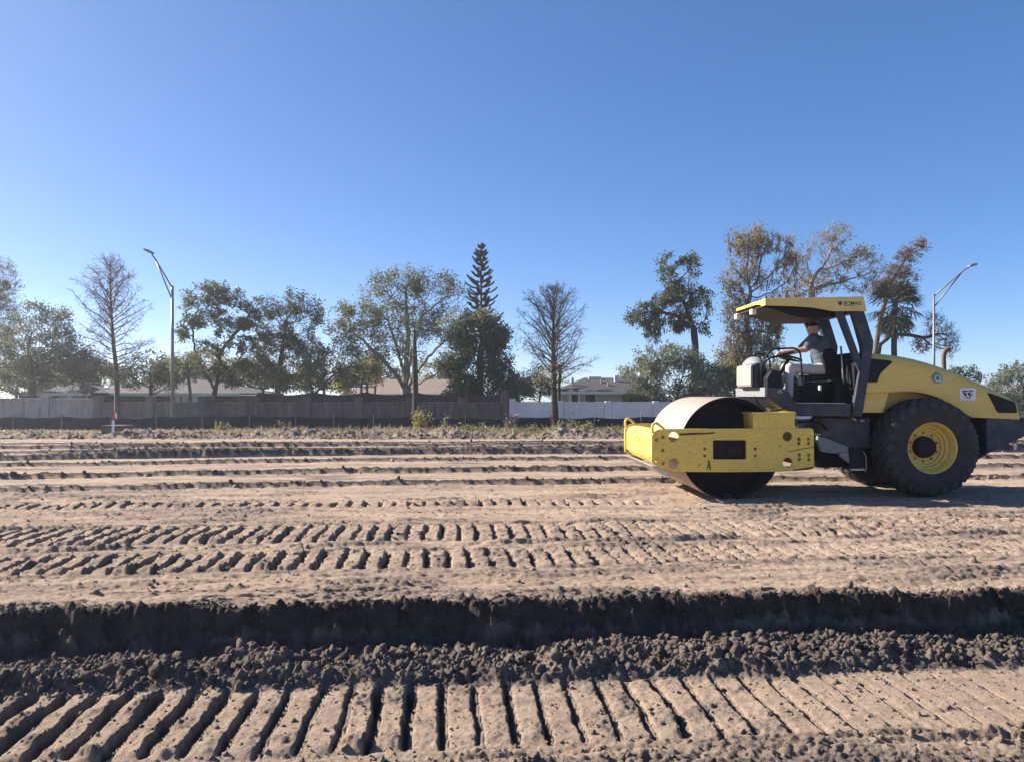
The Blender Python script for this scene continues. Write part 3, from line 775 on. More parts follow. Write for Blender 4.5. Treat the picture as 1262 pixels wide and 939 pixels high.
flat_poly('star', [(tx_ + (0.032 if k % 2 == 0 else 0.020) * math.sin(k * math.pi / 6), tz_ + 0.006 + (0.034 if k % 2 == 0 else 0.022) * math.cos(k * math.pi / 6)) for k in range(12)], -0.7582, 'tealdark', ring)
flat_poly('ribbon', [(tx_ + 0.05, tz_ - 0.022), (tx_ + 0.118, tz_ - 0.022), (tx_ + 0.124, tz_ - 0.05), (tx_ + 0.03, tz_ - 0.05)], -0.7555, 'teal', ring)
for a in (150, 168, 186, 105, 88, 122):
    c, s = math.cos(R(a)), math.sin(R(a))
    flat_poly('ray', [(tx_ + 0.085 * c - 0.005 * s, tz_ + 0.085 * s + 0.005 * c), (tx_ + 0.105 * c - 0.005 * s, tz_ + 0.105 * s + 0.005 * c), (tx_ + 0.105 * c + 0.005 * s, tz_ + 0.105 * s - 0.005 * c), (tx_ + 0.085 * c + 0.005 * s, tz_ + 0.085 * s - 0.005 * c)], -0.7565, 'decalblack', ring)
# exhaust
ex = [L(1163.5, 456, -0.1), L(1163, 442, -0.1), L(1163.5, 436, -0.1), L(1166, 432, -0.1), L(1170.5, 430.2, -0.1)]
tube('exhaust_pipe', smooth_path([(a, -0.1, b) for a, b in ex], 5), 0.034, MT['rust'], roller, 14)

# ---- wheels with diamond tread: dust stays on the worn block faces
_rm = MT['rubber'].node_tree; _at = _rm.nodes.new('ShaderNodeAttribute'); _at.attribute_name = 'rnd'
_mx = _rm.nodes.new('ShaderNodeMix'); _mx.data_type = 'RGBA'; _mx.inputs['B'].default_value = (0.055, 0.050, 0.047, 1)
_ml = _rm.nodes.new('ShaderNodeMath'); _ml.operation = 'MULTIPLY'; _ml.inputs[1].default_value = 0.5
_bs = _rm.nodes['Principled BSDF']; _src = _bs.inputs['Base Color'].links[0].from_socket
_rm.links.new(_at.outputs['Fac'], _ml.inputs[0]); _rm.links.new(_ml.outputs[0], _mx.inputs['Factor']); _rm.links.new(_src, _mx.inputs['A']); _rm.links.new(_mx.outputs['Result'], _bs.inputs['Base Color'])
WX, _ = L(1151.5, 552, -1.02)
WR = 0.742
def tyre_me(na=400, nb=60):
    hwid = 0.295
    # profile: angle parameter from inner bead over tread to outer bead
    prof = []
    for k in range(nb):
        v = -1 + 2 * k / (nb - 1)
        av = abs(v)
        if av < 0.55:
            yy = v / 0.55 * 0.245; rr_ = WR - 0.035 * (av / 0.55) ** 2.2
        else:
            q = (av - 0.55) / 0.45
            yy = math.copysign(0.245 + 0.05 * math.sin(q * math.pi * 0.78) - 0.02 * q * q, v); rr_ = WR - 0.035 - (WR - 0.035 - 0.385) * q ** 1.15
        prof.append((yy, rr_, v))
    V = np.zeros((na, nb, 3)); BL = np.zeros((na, nb))
    a = np.arange(na) * 2 * math.pi / na
    for k, (yy, rr_, v) in enumerate(prof):
        per = 24
        ph1 = (a / (2 * math.pi) * per + v * 2.3) % 1.0; ph2 = (a / (2 * math.pi) * per - v * 2.3) % 1.0
        d = np.minimum(np.minimum(ph1, 1 - ph1), np.minimum(ph2, 1 - ph2))
        blk = np.clip((d - 0.10) / 0.05, 0, 1)
        fade = 1.0 if abs(v) < 0.70 else max(0.0, 1 - (abs(v) - 0.70) / 0.05)
        dr = -0.032 * (1 - blk) * fade; BL[:, k] = blk * fade
        sidel = 0.006 if 0.80 < abs(v) < 0.84 else 0.0
        V[:, k, 0] = (rr_ + dr) * np.cos(a); V[:, k, 2] = (rr_ + dr) * np.sin(a); V[:, k, 1] = yy + math.copysign(sidel, v)
    idx = np.arange(na * nb).reshape(na, nb); nx = np.roll(idx, -1, 0)
    F = np.stack([idx[:, :-1].ravel(), idx[:, 1:].ravel(), nx[:, 1:].ravel(), nx[:, :-1].ravel()], 1)
    me = np_mesh(V.reshape(-1, 3), F); at = me.attributes.new('rnd', 'FLOAT', 'POINT'); at.data.foreach_set('value', BL.astype(np.float32).ravel())
    return me
TY = tyre_me()
RIM = lathe_me([(0.388, -0.235), (0.378, -0.245), (0.362, -0.235), (0.352, -0.20), (0.335, -0.17), (0.330, -0.10), (0.300, -0.085), (0.296, -0.04), (0.262, -0.03), (0.258, 0.0), (0.20, 0.01), (0.0, 0.01), (0.0, 0.04), (0.33, 0.06), (0.36, 0.2), (0.388, 0.235)], 56)
HUB = lathe_me([(0, -0.10), (0.13, -0.10), (0.15, -0.085), (0.162, -0.03), (0.165, 0.012), (0, 0.012)], 32)
NUT = lathe_me([(0, -0.016), (0.015, -0.016), (0.017, 0.01), (0, 0.01)], 6)
def wheel(sgn):
    w = bpy.data.objects.new('wheel', None); COL.objects.link(w); w.parent = roller
    w.location = (WX, sgn * 0.735, WR - 0.006)
    if sgn > 0: w.rotation_euler = (0, 0, math.pi)
    o = obj('tyre', TY, MT['rubber'] if sgn < 0 else None, w, smooth=True)
    mo = o.modifiers.new('edge', 'EDGE_SPLIT'); mo.split_angle = R(38)
    o = obj('rim', RIM if sgn < 0 else RIM.copy(), MT['yellow'] if sgn < 0 else None, w, smooth=True)
    mo = o.modifiers.new('edge', 'EDGE_SPLIT'); mo.split_angle = R(35)
    obj('hub', HUB if sgn < 0 else HUB.copy(), MT['black'] if sgn < 0 else None, w, smooth=True).modifiers.new('edge', 'EDGE_SPLIT').split_angle = R(35)
    for k in range(10):
        n = obj('wheel_nut', NUT, None, w); n.location = (0.215 * math.cos(k * math.pi / 5 + .3), 0.005, 0.215 * math.sin(k * math.pi / 5 + .3))
NUT.materials.append(MT['rust'])
wheel(-1); wheel(1)
ax = obj('axle', lathe_me([(0, -0.7), (0.13, -0.7), (0.13, 0.7), (0, 0.7)], 20), MT['black'], roller); ax.location = (WX, 0, WR)

# ---- operator platform
rp('platform', [(945, 477.5), (963, 477.5), (974, 485), (979, 496.6), (1049, 497.4), (1049, 513), (985, 512.6), (960, 500.5), (945, 489)], -0.82, -0.82, 0.62, 'anthracite', roller, 0.012)
rp('deck_edge', [(980, 495.9), (1042, 496.4), (1042, 497.3), (980, 496.6)], -0.825, -0.835, -0.80, 'steel', roller, 0.002)
# front wall of the platform, console, cream tank
fx, fz0 = L(945, 488.6, -0.80); _, fz1 = L(945, 477.2, -0.80)
box('front_wall', fx - 0.03, fx - 0.002, -0.80, 0.52, fz0, fz1, MT['greypaint'], roller, 0.006)  # platform's own paint made lighter: the sunlit front tone is in the colour
con = rp('console', [(929, 450), (934, 447), (942, 450), (947, 458), (949, 478), (929, 478)], -0.55, -0.55, 0.20, 'anthracite', roller, 0.015)
tk = rp('tank', [(925.4, 451.5), (926.5, 449.5), (928.6, 449), (928.6, 472), (927.6, 477), (925.4, 474)], -0.57, -0.555, 0.10, 'whitepl', roller, 0.012)
hx, hz = L(938, 452, -0.35)
hm = bmesh.new(); bmesh.ops.create_uvsphere(hm, u_segments=24, v_segments=14, radius=1.0)
for v in hm.verts: v.co = Vector((hx + v.co.x * 0.17, -0.02 + v.co.y * 0.36, hz - 0.05 + max(v.co.z, -0.2) * 0.22))
obj('instrument_hood', mesh_from(hm), MT['greypaint'], roller, smooth=True)
rp('side_locker', [(945.5, 477.4), (945.5, 466), (951, 457), (957, 455.5), (964, 461), (964, 477.4)], -0.80, -0.80, -0.56, 'black', roller, 0.012)
for a, b in ((961, 482),):
    x, z = L(a, b, -0.83); o = obj('locker_knob', lathe_me([(0, -0.02), (0.03, -0.02), (0.034, -0.006), (0.034, 0.01), (0, 0.01)], 16), MT['greypaint'], roller); o.location = (x, -0.83, z)
# handrails
def rail(pts, yl, r=0.015, name='handrail'):
    q = [L(a, b, yl) for a, b in pts]
    return tube(name, [(a, yl, b) for a, b in q], r, MT['black'], roller, 8)
rail([(990, 498), (989, 470), (986.6, 438), (985.5, 434), (982, 430.5), (977, 429.3), (953.5, 430.2), (951, 431.5), (945.5, 437.5), (944, 441)], -0.79)
rail([(938.6, 478), (938.6, 451), (939.5, 448.8), (948, 442.5), (951, 440.6), (956, 439.8), (978, 434)], -0.62)
rail([(949, 478), (949, 446), (945, 437.5), (934, 436), (921, 443), (920, 449)], 0.10)
# steering column and wheel
scx, scz = L(972.5, 441.5, -0.15)
col = tube('steering_column', [(scx - 0.24, -0.15, scz - 0.42), (scx, -0.15, scz)], 0.03, MT['black'], roller, 10)
bm = bmesh.new()
tm_ = Matrix.Translation((scx, -0.15, scz)) @ Matrix.Rotation(R(14), 4, 'Y')
n1, n2 = 32, 8
rg = [[bm.verts.new(tm_ @ Vector(((0.19 + 0.016 * math.cos(2 * math.pi * j / n2)) * math.cos(2 * math.pi * i / n1), (0.19 + 0.016 * math.cos(2 * math.pi * j / n2)) * math.sin(2 * math.pi * i / n1), 0.016 * math.sin(2 * math.pi * j / n2)))) for j in range(n2)] for i in range(n1)]
for i in range(n1):
    for j in range(n2): bm.faces.new((rg[i][j], rg[(i + 1) % n1][j], rg[(i + 1) % n1][(j + 1) % n2], rg[i][(j + 1) % n2]))
swh = obj('steering_wheel', mesh_from(bm), MT['black'], roller, smooth=True)
for a in (30, 150, 270):
    tube('spoke', [tm_ @ Vector((0, 0, 0)), tm_ @ Vector((0.19 * math.cos(R(a)), 0.19 * math.sin(R(a)), 0))], 0.012, MT['black'], swh, 6)
# seat
rp('seat_cushion', [(984, 463), (1016, 461.5), (1021, 463), (1021, 469.5), (986, 470.5), (983, 468)], -0.36, -0.36, 0.14, 'blackvinyl', roller, 0.02)
rp('seat_back', [(1019, 462), (1013, 436), (1017, 431), (1025, 429), (1030, 433), (1033, 466), (1021, 468)], -0.34, -0.34, 0.12, 'blackvinyl', roller, 0.02)
rp('seat_base', [(988, 471), (1030, 470), (1034, 496), (986, 496)], -0.32, -0.32, 0.12, 'black', roller, 0.015)
rp('control_box', [(983, 464.5), (991, 464), (991, 475), (984, 475)], -0.44, -0.44, -0.37, 'greypaint', roller, 0.008)
rp('rear_bulkhead', [(1032, 441), (1064, 441), (1064, 498), (1032, 498)], 0.0, 0.0, 0.55, 'black', roller, 0.01)
bxx, bzz = L(1056.5, 500, -0.75); _, bz1 = L(1056.5, 434.2, -0.75)
box('hood_bulkhead', bxx - 0.03, bxx - 0.004, -0.72, 0.72, bzz, bz1, MT['black'], roller, 0.004)
rp('rear_box', [(1028, 474), (1048, 472), (1050, 496.6), (1028, 496.6)], -0.55, -0.55, -0.05, 'black', roller, 0.01)
rp('lamp', [(1010, 475), (1012.5, 475), (1012.5, 481), (1010, 481)], -0.60, -0.60, -0.55, 'lampwhite', roller, 0.004)
tube('lever', [(*L(1036.3, 427, -0.5)[:1], -0.5, L(1036.3, 427, -0.5)[1]), (*L(1041, 490, -0.5)[:1], -0.5, L(1041, 490, -0.5)[1])], 0.016, MT['galv'], roller, 8)
for (a, b), (c, d) in (((1051, 451), (1048, 478)), ((1056.5, 466), (1053, 488))):
    p, q = L(a, b, -0.55), L(c, d, -0.55)
    tube('strut', [(p[0], -0.55, p[1]), (q[0], -0.55, q[1])], 0.028, MT['whitepl'], roller, 8)
ph = [L(1047, 480, -0.6), L(1051, 477.5, -0.6), L(1055, 481, -0.6), L(1053, 490, -0.6)]
tube('hydraulic_hose', smooth_path([(a, -0.6, b) for a, b in ph], 5), 0.012, MT['black'], roller, 6)
# ---- roll-over frame and canopy
post = [(1049, 384.5), (1064, 384.5), (1075.6, 421.5), (1074.5, 430), (1061.5, 513), (1048.5, 513), (1062.5, 432), (1062.5, 426)]
brace = [(1029.5, 384.5), (1038.5, 384.5), (1060, 444), (1059, 462)]
for y0, y1 in ((-0.785, -0.665), (0.38, 0.50)):
    P0 = LP(post, -0.75); B0 = LP(brace, -0.745)
    obj('roll_post', prism_me(P0, y0, y1, 0.012), MT['anthracite'], roller)
    obj('roll_brace', prism_me(B0, y0 + 0.006, y1 - 0.04, 0.008), MT['anthracite'], roller)
box('roll_crossbar', P0[1][0] - 0.20, P0[1][0] - 0.06, -0.74, 0.49, P0[0][1] - 0.02, P0[0][1] + 0.08, MT['anthracite'], roller, 0.01)
fas = [(943, 368.2), (1062, 365.4), (1064.8, 366.5), (1068.3, 383.8), (1026, 383.8), (1012, 381), (1001, 379.2), (980, 377.6), (943, 376.6)]
cy0, cy1 = -0.80, 0.52
F0 = LP(fas, cy0)
can = bpy.data.objects.new('canopy', None); COL.objects.link(can); can.parent = roller
for y0 in (cy0, cy1 - 0.03): obj('side_fascia', prism_me(F0, y0, y0 + 0.03, 0.006), MT['canopy'], can)
x0c, z0c = F0[0]; x1c, z1c = F0[1]; xb0, zb0 = F0[-1]
obj('front_fascia', prism_me([(x0c, z0c), (x0c + 0.03, z0c), (x0c + 0.03, zb0), (x0c, zb0)], cy0 + 0.031, cy1 - 0.031, 0.006), MT['yellow'], can)
obj('roof_skin', prism_me([(x0c + 0.031, z0c - 0.032), (x0c + 0.031, z0c - 0.004), (x1c, z1c - 0.004), (x1c, z1c - 0.032)], cy0 + 0.031, cy1 - 0.031, 0.003), MT['canopy'], can)
rear_pts = [F0[2], F0[3], (F0[3][0] - 0.03, F0[3][1]), (F0[2][0] - 0.03, F0[2][1])]
obj('rear_fascia', prism_me(rear_pts, cy0 + 0.031, cy1 - 0.031, 0.003), MT['canopy'], can)
hl = LP([(930, 376), (1062, 370), (1062, 384.5), (1036, 389), (1024, 391.5), (988, 391.5), (974, 388.5), (955, 382)], -0.62)
obj('headliner', prism_me(hl, -0.62, 0.44, 0.02), MT['blackvinyl'], can)
for yy in (-0.30, 0.44):
    box('work_lamp', x0c - 0.045, x0c + 0.03, yy - 0.06, yy + 0.06, zb0 - 0.085, zb0 - 0.002, MT['lampwhite'], can, 0.012)
# canopy lettering
tx0, tz0 = L(1050.8, 374.3, cy0)
tm = text_me('BOMAG', 0.072, 0.0008, 0.0012); tm.transform(Matrix.Rotation(R(90), 4, 'X')); tm.transform(Matrix.Diagonal((1.06, 1, 1, 1)))
o = obj('lettering', tm, MT['decalblack'], can); o.location = (tx0, cy0 - 0.0008, tz0)
sx, sz = L(1046.8, 377.1, cy0)
for a, b in ((-0.08, -0.012), (0.0, 0.07)):
    flat_poly('print_line', [(sx + a, sz - 0.004), (sx + b, sz - 0.004), (sx + b, sz + 0.004), (sx + a, sz + 0.004)], cy0 - 0.001, 'decalblack', can)
ddx, ddz = L(1035.4, 374.1, cy0)
dm = [(ddx + 0.037 * math.cos(R(a)), ddz + 0.037 * math.sin(R(a))) for a in (0, 90, 180, 270)]
di = [(ddx + 0.020 * math.cos(R(a)), ddz + 0.020 * math.sin(R(a))) for a in (0, 90, 180, 270)]
lg = obj('emblem', fill_me(dm, [di], 0.0015, 0), MT['decalblack'], can); lg.location.y = cy0 - 0.0012
flat_poly('emblem_bar', [(ddx - 0.004, ddz - 0.02), (ddx + 0.02, ddz + 0.003), (ddx + 0.004, ddz + 0.02), (ddx - 0.02, ddz - 0.003)], cy0 - 0.0012, 'decalblack', can)

# ------------------------------------------------------------------ the operator
def build_person():
    yc = -0.12                       # body centre plane in the machine
    def q(px, py, y): x, z = L(px, py, y); return Vector((x, y, z))
    parts = []                       # capsule chains: (points, radii)
    head = q(1002, 406.6, yc + 0.04); neck = q(1004, 413.5, yc + 0.02); chest = q(1008, 425, yc); waist = q(1015, 444, yc); hip = q(1015, 455, yc)
    shN = q(1001, 419.5, yc - 0.19); shF = q(1000, 418.5, yc + 0.21)
    elN = q(993, 431, yc - 0.24); haN = q(964.5, 434.8, yc - 0.17)
    elF = q(985, 432, yc + 0.26); haF = q(966, 438, yc + 0.12)
    hpN = q(1013, 456.5, yc - 0.10); hpF = q(1013, 456.5, yc + 0.10)
    knN = q(973.5, 453.5, yc - 0.20); knF = q(968, 453, yc + 0.18)
    anN = q(972.5, 486.5, yc - 0.22); anF = q(958, 486, yc + 0.18)
    toN = anN + Vector((-0.16, -0.02, -0.05)); toF = anF + Vector((-0.16, 0.02, -0.05))
    bm = bmesh.new(); bmesh.ops.create_icosphere(bm, subdivisions=3, radius=1.0)
    uv_ = np.array([v.co[:] for v in bm.verts]); uf_ = np.array([[v.index for v in f.verts] for f in bm.faces]); bm.free()
    BV, BF = [], []
    segs = []                        # (a, b, tag) for material lookup
    def ball(c, r, s=(1, 1, 1), rot=None):
        p = uv_ * r * np.array(s)
        if rot is not None: p = p @ np.array(rot.to_3x3()).T
        BF.append(uf_ + len(BV) * len(uv_)); BV.append(p + np.array(c))
    def cap(a, b, ra, rb, tagm, s=None):
        n = max(2, int((b - a).length / (min(ra, rb) * 0.5)))
        for i in range(n + 1):
            t = i / n; ball(a.lerp(b, t), ra + (rb - ra) * t, s or (1, 1, 1))
        segs.append((a, b, tagm, ra, rb))
    # head: skull, jaw, nose, ears, turned away from us and a little down
    hr = Matrix.Rotation(R(28), 4, 'Z') @ Matrix.Rotation(R(-8), 4, 'Y')
    ball(head + Vector((0.01, 0, 0.015)), 0.095, (1.06, 0.82, 1.08), hr)
    ball(head + hr.to_3x3() @ Vector((-0.035, 0, -0.05)), 0.066, (1, 0.85, 1.05), hr)
    ball(head + hr.to_3x3() @ Vector((-0.105, 0, -0.01)), 0.018, (1, 0.8, 1.3), hr)
    ball(head + hr.to_3x3() @ Vector((-0.088, 0, -0.06)), 0.018, (0.8, 1.5, 0.8), hr)
    for s in (-1, 1): ball(head + hr.to_3x3() @ Vector((0.01, s * 0.08, -0.015)), 0.03, (0.8, 0.4, 1.1), hr)
    segs.append((head, head + Vector((0, 0, 0.05)), 0, 0.10, 0.10))
    cap(neck + Vector((0.012, 0, -0.03)), head + Vector((0.01, 0, -0.04)), 0.062, 0.056, 0)
    # torso, leaning forward
    cap(q(1004.5, 421, yc), chest, 0.105, 0.145, 1, (1.0, 1.45, 1))
    cap(chest, waist, 0.145, 0.158, 1, (1.0, 1.25, 1))
    cap(waist, hip, 0.158, 0.15, 1, (1.0, 1.2, 0.9))
    cap(q(1003, 416.5, yc), shN, 0.065, 0.075, 1); cap(q(1003, 416.5, yc), shF, 0.065, 0.075, 1)
    mN = shN.lerp(elN, 0.75); mF = shF.lerp(elF, 0.75)
    cap(shN, mN, 0.078, 0.066, 1); cap(shF, mF, 0.078, 0.066, 1)
    cap(mN, elN, 0.052, 0.047, 0); cap(mF, elF, 0.052, 0.047, 0)
    cap(elN, haN, 0.046, 0.030, 0); cap(elF, haF, 0.046, 0.030, 0)
    for ha, el in ((haN, elN), (haF, elF)):
        d = (ha - el).normalized(); side = d.cross(Vector((0, 0, 1))).normalized(); dn = side.cross(d)
        palm = ha + d * 0.05
        ball(palm, 0.042, (1.0, 0.95, 0.55)); segs.append((ha, palm, 0, 0.04, 0.04))
        for f in range(4):                      # fingers closed over the wheel rim
            o = side * (f - 1.5) * 0.021
            p0 = palm + d * 0.025 + o; p1 = p0 + d * (0.034 - 0.004 * abs(f - 1.3)) - Vector((0, 0, 0.012)); p2 = p1 - Vector((0, 0, 0.026)) - d * 0.004
            cap(p0, p1, 0.0105, 0.0095, 0); cap(p1, p2, 0.0095, 0.0085, 0)
        cap(palm - side * 0.035, palm - side * 0.05 + d * 0.04 - Vector((0, 0, 0.02)), 0.012, 0.010, 0)
    # legs
    cap(hpN, knN, 0.098, 0.070, 2); cap(hpF, knF, 0.098, 0.070, 2)
    ball(hip + Vector((0.01, 0, 0.0)), 0.15, (1, 1.2, 0.75))
    cap(knN, anN, 0.070, 0.060, 2); cap(knF, anF, 0.070, 0.060, 2)
    cap(anN + Vector((0, 0, -0.05)), toN, 0.05, 0.042, 3); cap(anF + Vector((0, 0, -0.05)), toF, 0.05, 0.042, 3)
    me = np_mesh(np.concatenate(BV), np.concatenate(BF))
    o = bpy.data.objects.new('person', me); COL.objects.link(o)
    rm = o.modifiers.new('r', 'REMESH'); rm.mode = 'VOXEL'; rm.voxel_size = 0.011
    sm = o.modifiers.new('s', 'SMOOTH'); sm.factor = 0.5; sm.iterations = 3
    me2 = bpy.data.meshes.new_from_object(o.evaluated_get(bpy.context.evaluated_depsgraph_get()))
    bpy.data.objects.remove(o); bpy.data.meshes.remove(me)
    for m in ('skin', 'shirt', 'trousers', 'shoe'): me2.materials.append(MT[m])
    C = np.zeros(len(me2.polygons) * 3, dtype=np.float32); me2.polygons.foreach_get('center', C); C = C.reshape(-1, 3)
    best = np.full(len(C), 1e9); mi = np.zeros(len(C), dtype=np.int32)
    wgt = {0: 0.0, 1: 0.075, 2: 0.05, 3: 0.0}
    for a, b, t, ra, rb in segs:
        a = np.array(a); b = np.array(b); ab = b - a
        u = np.clip(((C - a) @ ab) / max(1e-9, ab @ ab), 0, 1)
        d = np.linalg.norm(C - a - u[:, None] * ab, axis=1) - (ra + (rb - ra) * u)
        k = d < best; best[k] = d[k]; mi[k] = t
    me2.polygons.foreach_set('material_index', mi)
    me2.polygons.foreach_set('use_smooth', np.ones(len(C), dtype=bool))
    # hair: a cap-like shell over the skull
    hm = bmesh.new(); bmesh.ops.create_uvsphere(hm, u_segments=24, v_segments=16, radius=0.101)
    bmesh.ops.delete(hm, geom=[v for v in hm.verts if v.co.z < (-0.055 if v.co.x > 0.0 else 0.028)], context='VERTS')
    for v in hm.verts: v.co *= 1 + 0.02 * math.sin(v.co.x * 90) * math.sin(v.co.y * 80)
    bmesh.ops.transform(hm, matrix=Matrix.Translation(head + Vector((0.013, 0, 0.022))) @ hr @ Matrix.Diagonal((1.07, 0.85, 1.06, 1)), verts=hm.verts[:])
    bmesh.ops.solidify(hm, geom=hm.faces[:], thickness=0.008)
    return me2, mesh_from(hm)
pm, hm_ = build_person()
person = obj('person', pm)
person.location = roller.location; person.rotation_euler = roller.rotation_euler
tag(person, 'person in grey-blue t-shirt and pale trousers sitting at the steering wheel, head turned away', 'person')
hair = obj('hair', hm_, MT['hair'], person, smooth=True)
# ------------------------------------------------------------------ walls, fences, houses
MT['conc'] = mat('weathered_concrete', (0.155, 0.148, 0.146), rough=0.9, var=0.25, scale=0.9, dirt=(0.075, 0.070, 0.066), dirt_amt=0.9, dirt_scale=2.6, stretch=(2.0, 1, 0.25), bump=0.15, bscale=20)
MT['conclight'] = mat('pale_concrete', (0.33, 0.32, 0.31), rough=0.9, var=0.15, scale=1.5, dirt=(0.13, 0.12, 0.11), dirt_amt=0.85, dirt_scale=2.6, stretch=(2.0, 1, 0.25), bump=0.1)
MT['concdark'] = mat('blackened_concrete', (0.105, 0.095, 0.092), rough=0.9, var=0.35, scale=1.2, dirt=(0.035, 0.032, 0.034), dirt_amt=0.9, dirt_scale=2.6, stretch=(2.0, 1, 0.25), bump=0.15)
MT['whitewall'] = mat('white_painted_wall', (0.52, 0.55, 0.60), rough=0.8, var=0.06, scale=1.2, dirt=(0.36, 0.36, 0.38), dirt_amt=0.4, dirt_scale=1.8, stretch=(1, 1, 0.4))
MT['silt'] = mat('black_silt_fabric', (0.020, 0.022, 0.030), rough=0.8, var=0.25, scale=2.5, bump=0.2, bscale=8)
MT['stakewood'] = mat('weathered_stake', (0.22, 0.19, 0.16), rough=0.9, var=0.25, scale=10)
MT['whitepaint'] = mat('white_paint', (0.78, 0.77, 0.75), rough=0.7, var=0.05)
MT['redpaint'] = mat('red_orange_paint', (0.42, 0.09, 0.06), rough=0.6, var=0.15)
MT['oldwood'] = mat('dark_old_wood', (0.050, 0.045, 0.045), rough=0.9, var=0.4, scale=5, stretch=(6, 6, 0.5), bump=0.2)
MT['roofdark'] = mat('charcoal_shingles', (0.052, 0.052, 0.050), rough=0.9, var=0.3, scale=9, stretch=(1, 4, 4), bump=0.2)
MT['roofgrey'] = mat('grey_shingles', (0.085, 0.080, 0.076), rough=0.9, var=0.3, scale=8, bump=0.2)
MT['roofblue'] = mat('slate_shingles', (0.035, 0.039, 0.052), rough=0.9, var=0.25, scale=8, bump=0.2)
MT['roofbrown'] = mat('brown_shingles', (0.215, 0.160, 0.135), rough=0.9, var=0.2, scale=6, dirt=(0.13, 0.09, 0.07), dirt_amt=0.5)
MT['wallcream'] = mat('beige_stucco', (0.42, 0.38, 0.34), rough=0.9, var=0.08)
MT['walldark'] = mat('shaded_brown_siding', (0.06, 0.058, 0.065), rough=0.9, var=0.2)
MT['trim'] = mat('white_trim', (0.74, 0.73, 0.71), rough=0.7, var=0.05)
MT['pane'] = mat('window_pane', (0.035, 0.04, 0.045), rough=0.08, var=0.1, spec=0.6)
MT['screen'] = mat('grey_window_screen', (0.20, 0.21, 0.20), rough=0.4, var=0.1)

DW = 37.0
def wx(px, d): return (px - CX) / FPX * d
def wz(py, d): return EYE - (py - HY) / FPX * d

wall_a = empty('concrete_wall', (wx(160, DW), DW, -0.42))
tag(wall_a, 'long stained grey concrete panel wall with square posts behind the silt fence', 'wall')
def wpart(name, x0, x1, y0, y1, z0, z1, m, par, bevel=0.01, label=None):
    o = box(name, x0 - par.location.x, x1 - par.location.x, y0 - par.location.y, y1 - par.location.y, z0 - par.location.z, z1 - par.location.z, MT[m], par, bevel)
    if label: o['label'] = label
    return o
pil = [571 - 64.25 * k for k in range(0, 16)][::-1] + [623]
for i, p in enumerate(pil):
    x = wx(p, DW); top = wz(491.5 if p > 300 else 489.5, DW)
    if p > 600: top = wz(483, DW)
    m = 'concdark' if p > 240 else ('conc' if p > 60 else 'conclight')
    wpart('post', x - 0.19, x + 0.19, DW - 0.14, DW + 0.14, -0.42, top, m, wall_a, 0.02)
    wpart('post_cap', x - 0.225, x + 0.225, DW - 0.18, DW + 0.18, top + 0.002, top + 0.06, m, wall_a, 0.015)
    if i + 1 < len(pil):
        x1 = wx(pil[i + 1], DW)
        tp = wz(496.5 if p > 100 else 494, DW)
        wpart('panel', x + 0.192, x1 - 0.192, DW - 0.06, DW + 0.06, -0.42, tp, m, wall_a, 0.012)
        wpart('coping', x + 0.192, x1 - 0.192, DW - 0.085, DW + 0.085, tp + 0.002, tp + (0.14 if p < 100 else 0.06), 'conclight' if p < 110 else m, wall_a, 0.012)

wall_b = empty('garden_wall', (wx(720, DW), DW, -0.42))
tag(wall_b, 'white painted block garden wall in front of the house with the dark roof', 'wall')
pb = [631.5 + 58.9 * k for k in range(10)]
for i, p in enumerate(pb):
    x = wx(p, DW)
    wpart('post', x - 0.15, x + 0.15, DW - 0.13, DW + 0.13, -0.42, wz(491 if i == 0 else 494.2, DW), 'whitewall', wall_b, 0.02)
    if i + 1 < len(pb):
        x1 = wx(pb[i + 1], DW)
        for k in range(4):
            z0 = -0.42 + k * 0.405
            wpart('panel', x + 0.152, x1 - 0.152, DW - 0.05, DW + 0.05, z0, min(z0 + 0.402, wz(496.6, DW)), 'whitewall', wall_b, 0.006)
        wpart('coping', x + 0.152, x1 - 0.152, DW - 0.07, DW + 0.07, wz(496.5, DW), wz(495.2, DW), 'whitewall', wall_b, 0.008)

# tall dark board fence standing behind the grey wall
DF = 38.6
fence = empty('board_fence', (wx(472, DF), DF, -0.45))
tag(fence, 'dark weathered wooden privacy fence with sagging top rising behind the concrete wall', 'fence')
posts = [318, 325, 385, 446, 453, 510, 566, 575, 626]
tops = [486, 478, 482, 471, 473, 486, 471, 474, 482]
for p, t in zip(posts, tops):
    x = wx(p, DF); wpart('post', x - 0.05, x + 0.05, DF - 0.16, DF - 0.07, -0.45, wz(t, DF), 'oldwood', fence, 0.008)
bw = 0.145
x = wx(318, DF); bi = 0
pw = [wx(p, DF) for p in (318, 385, 449, 510, 570, 628)]
while x < wx(627, DF):
    b = 0
    while b < 4 and x > pw[b + 1]: b += 1
    f = (x - pw[b]) / (pw[b + 1] - pw[b])
    sag = 0.14 * math.sin(math.pi * max(0, min(1, f)))
    o = wpart('board', x, x + bw - 0.003, DF - 0.015 + random.uniform(-.008, .008), DF + 0.015, -0.45, wz(483.2, DF) - sag + random.uniform(-0.006, 0.006), 'oldwood', fence, 0)
    x += bw
for zz in (0.0, 1.1): wpart('rail', wx(318, DF), wx(627, DF), DF - 0.07, DF - 0.025, zz, zz + 0.09, 'oldwood', fence, 0.005)

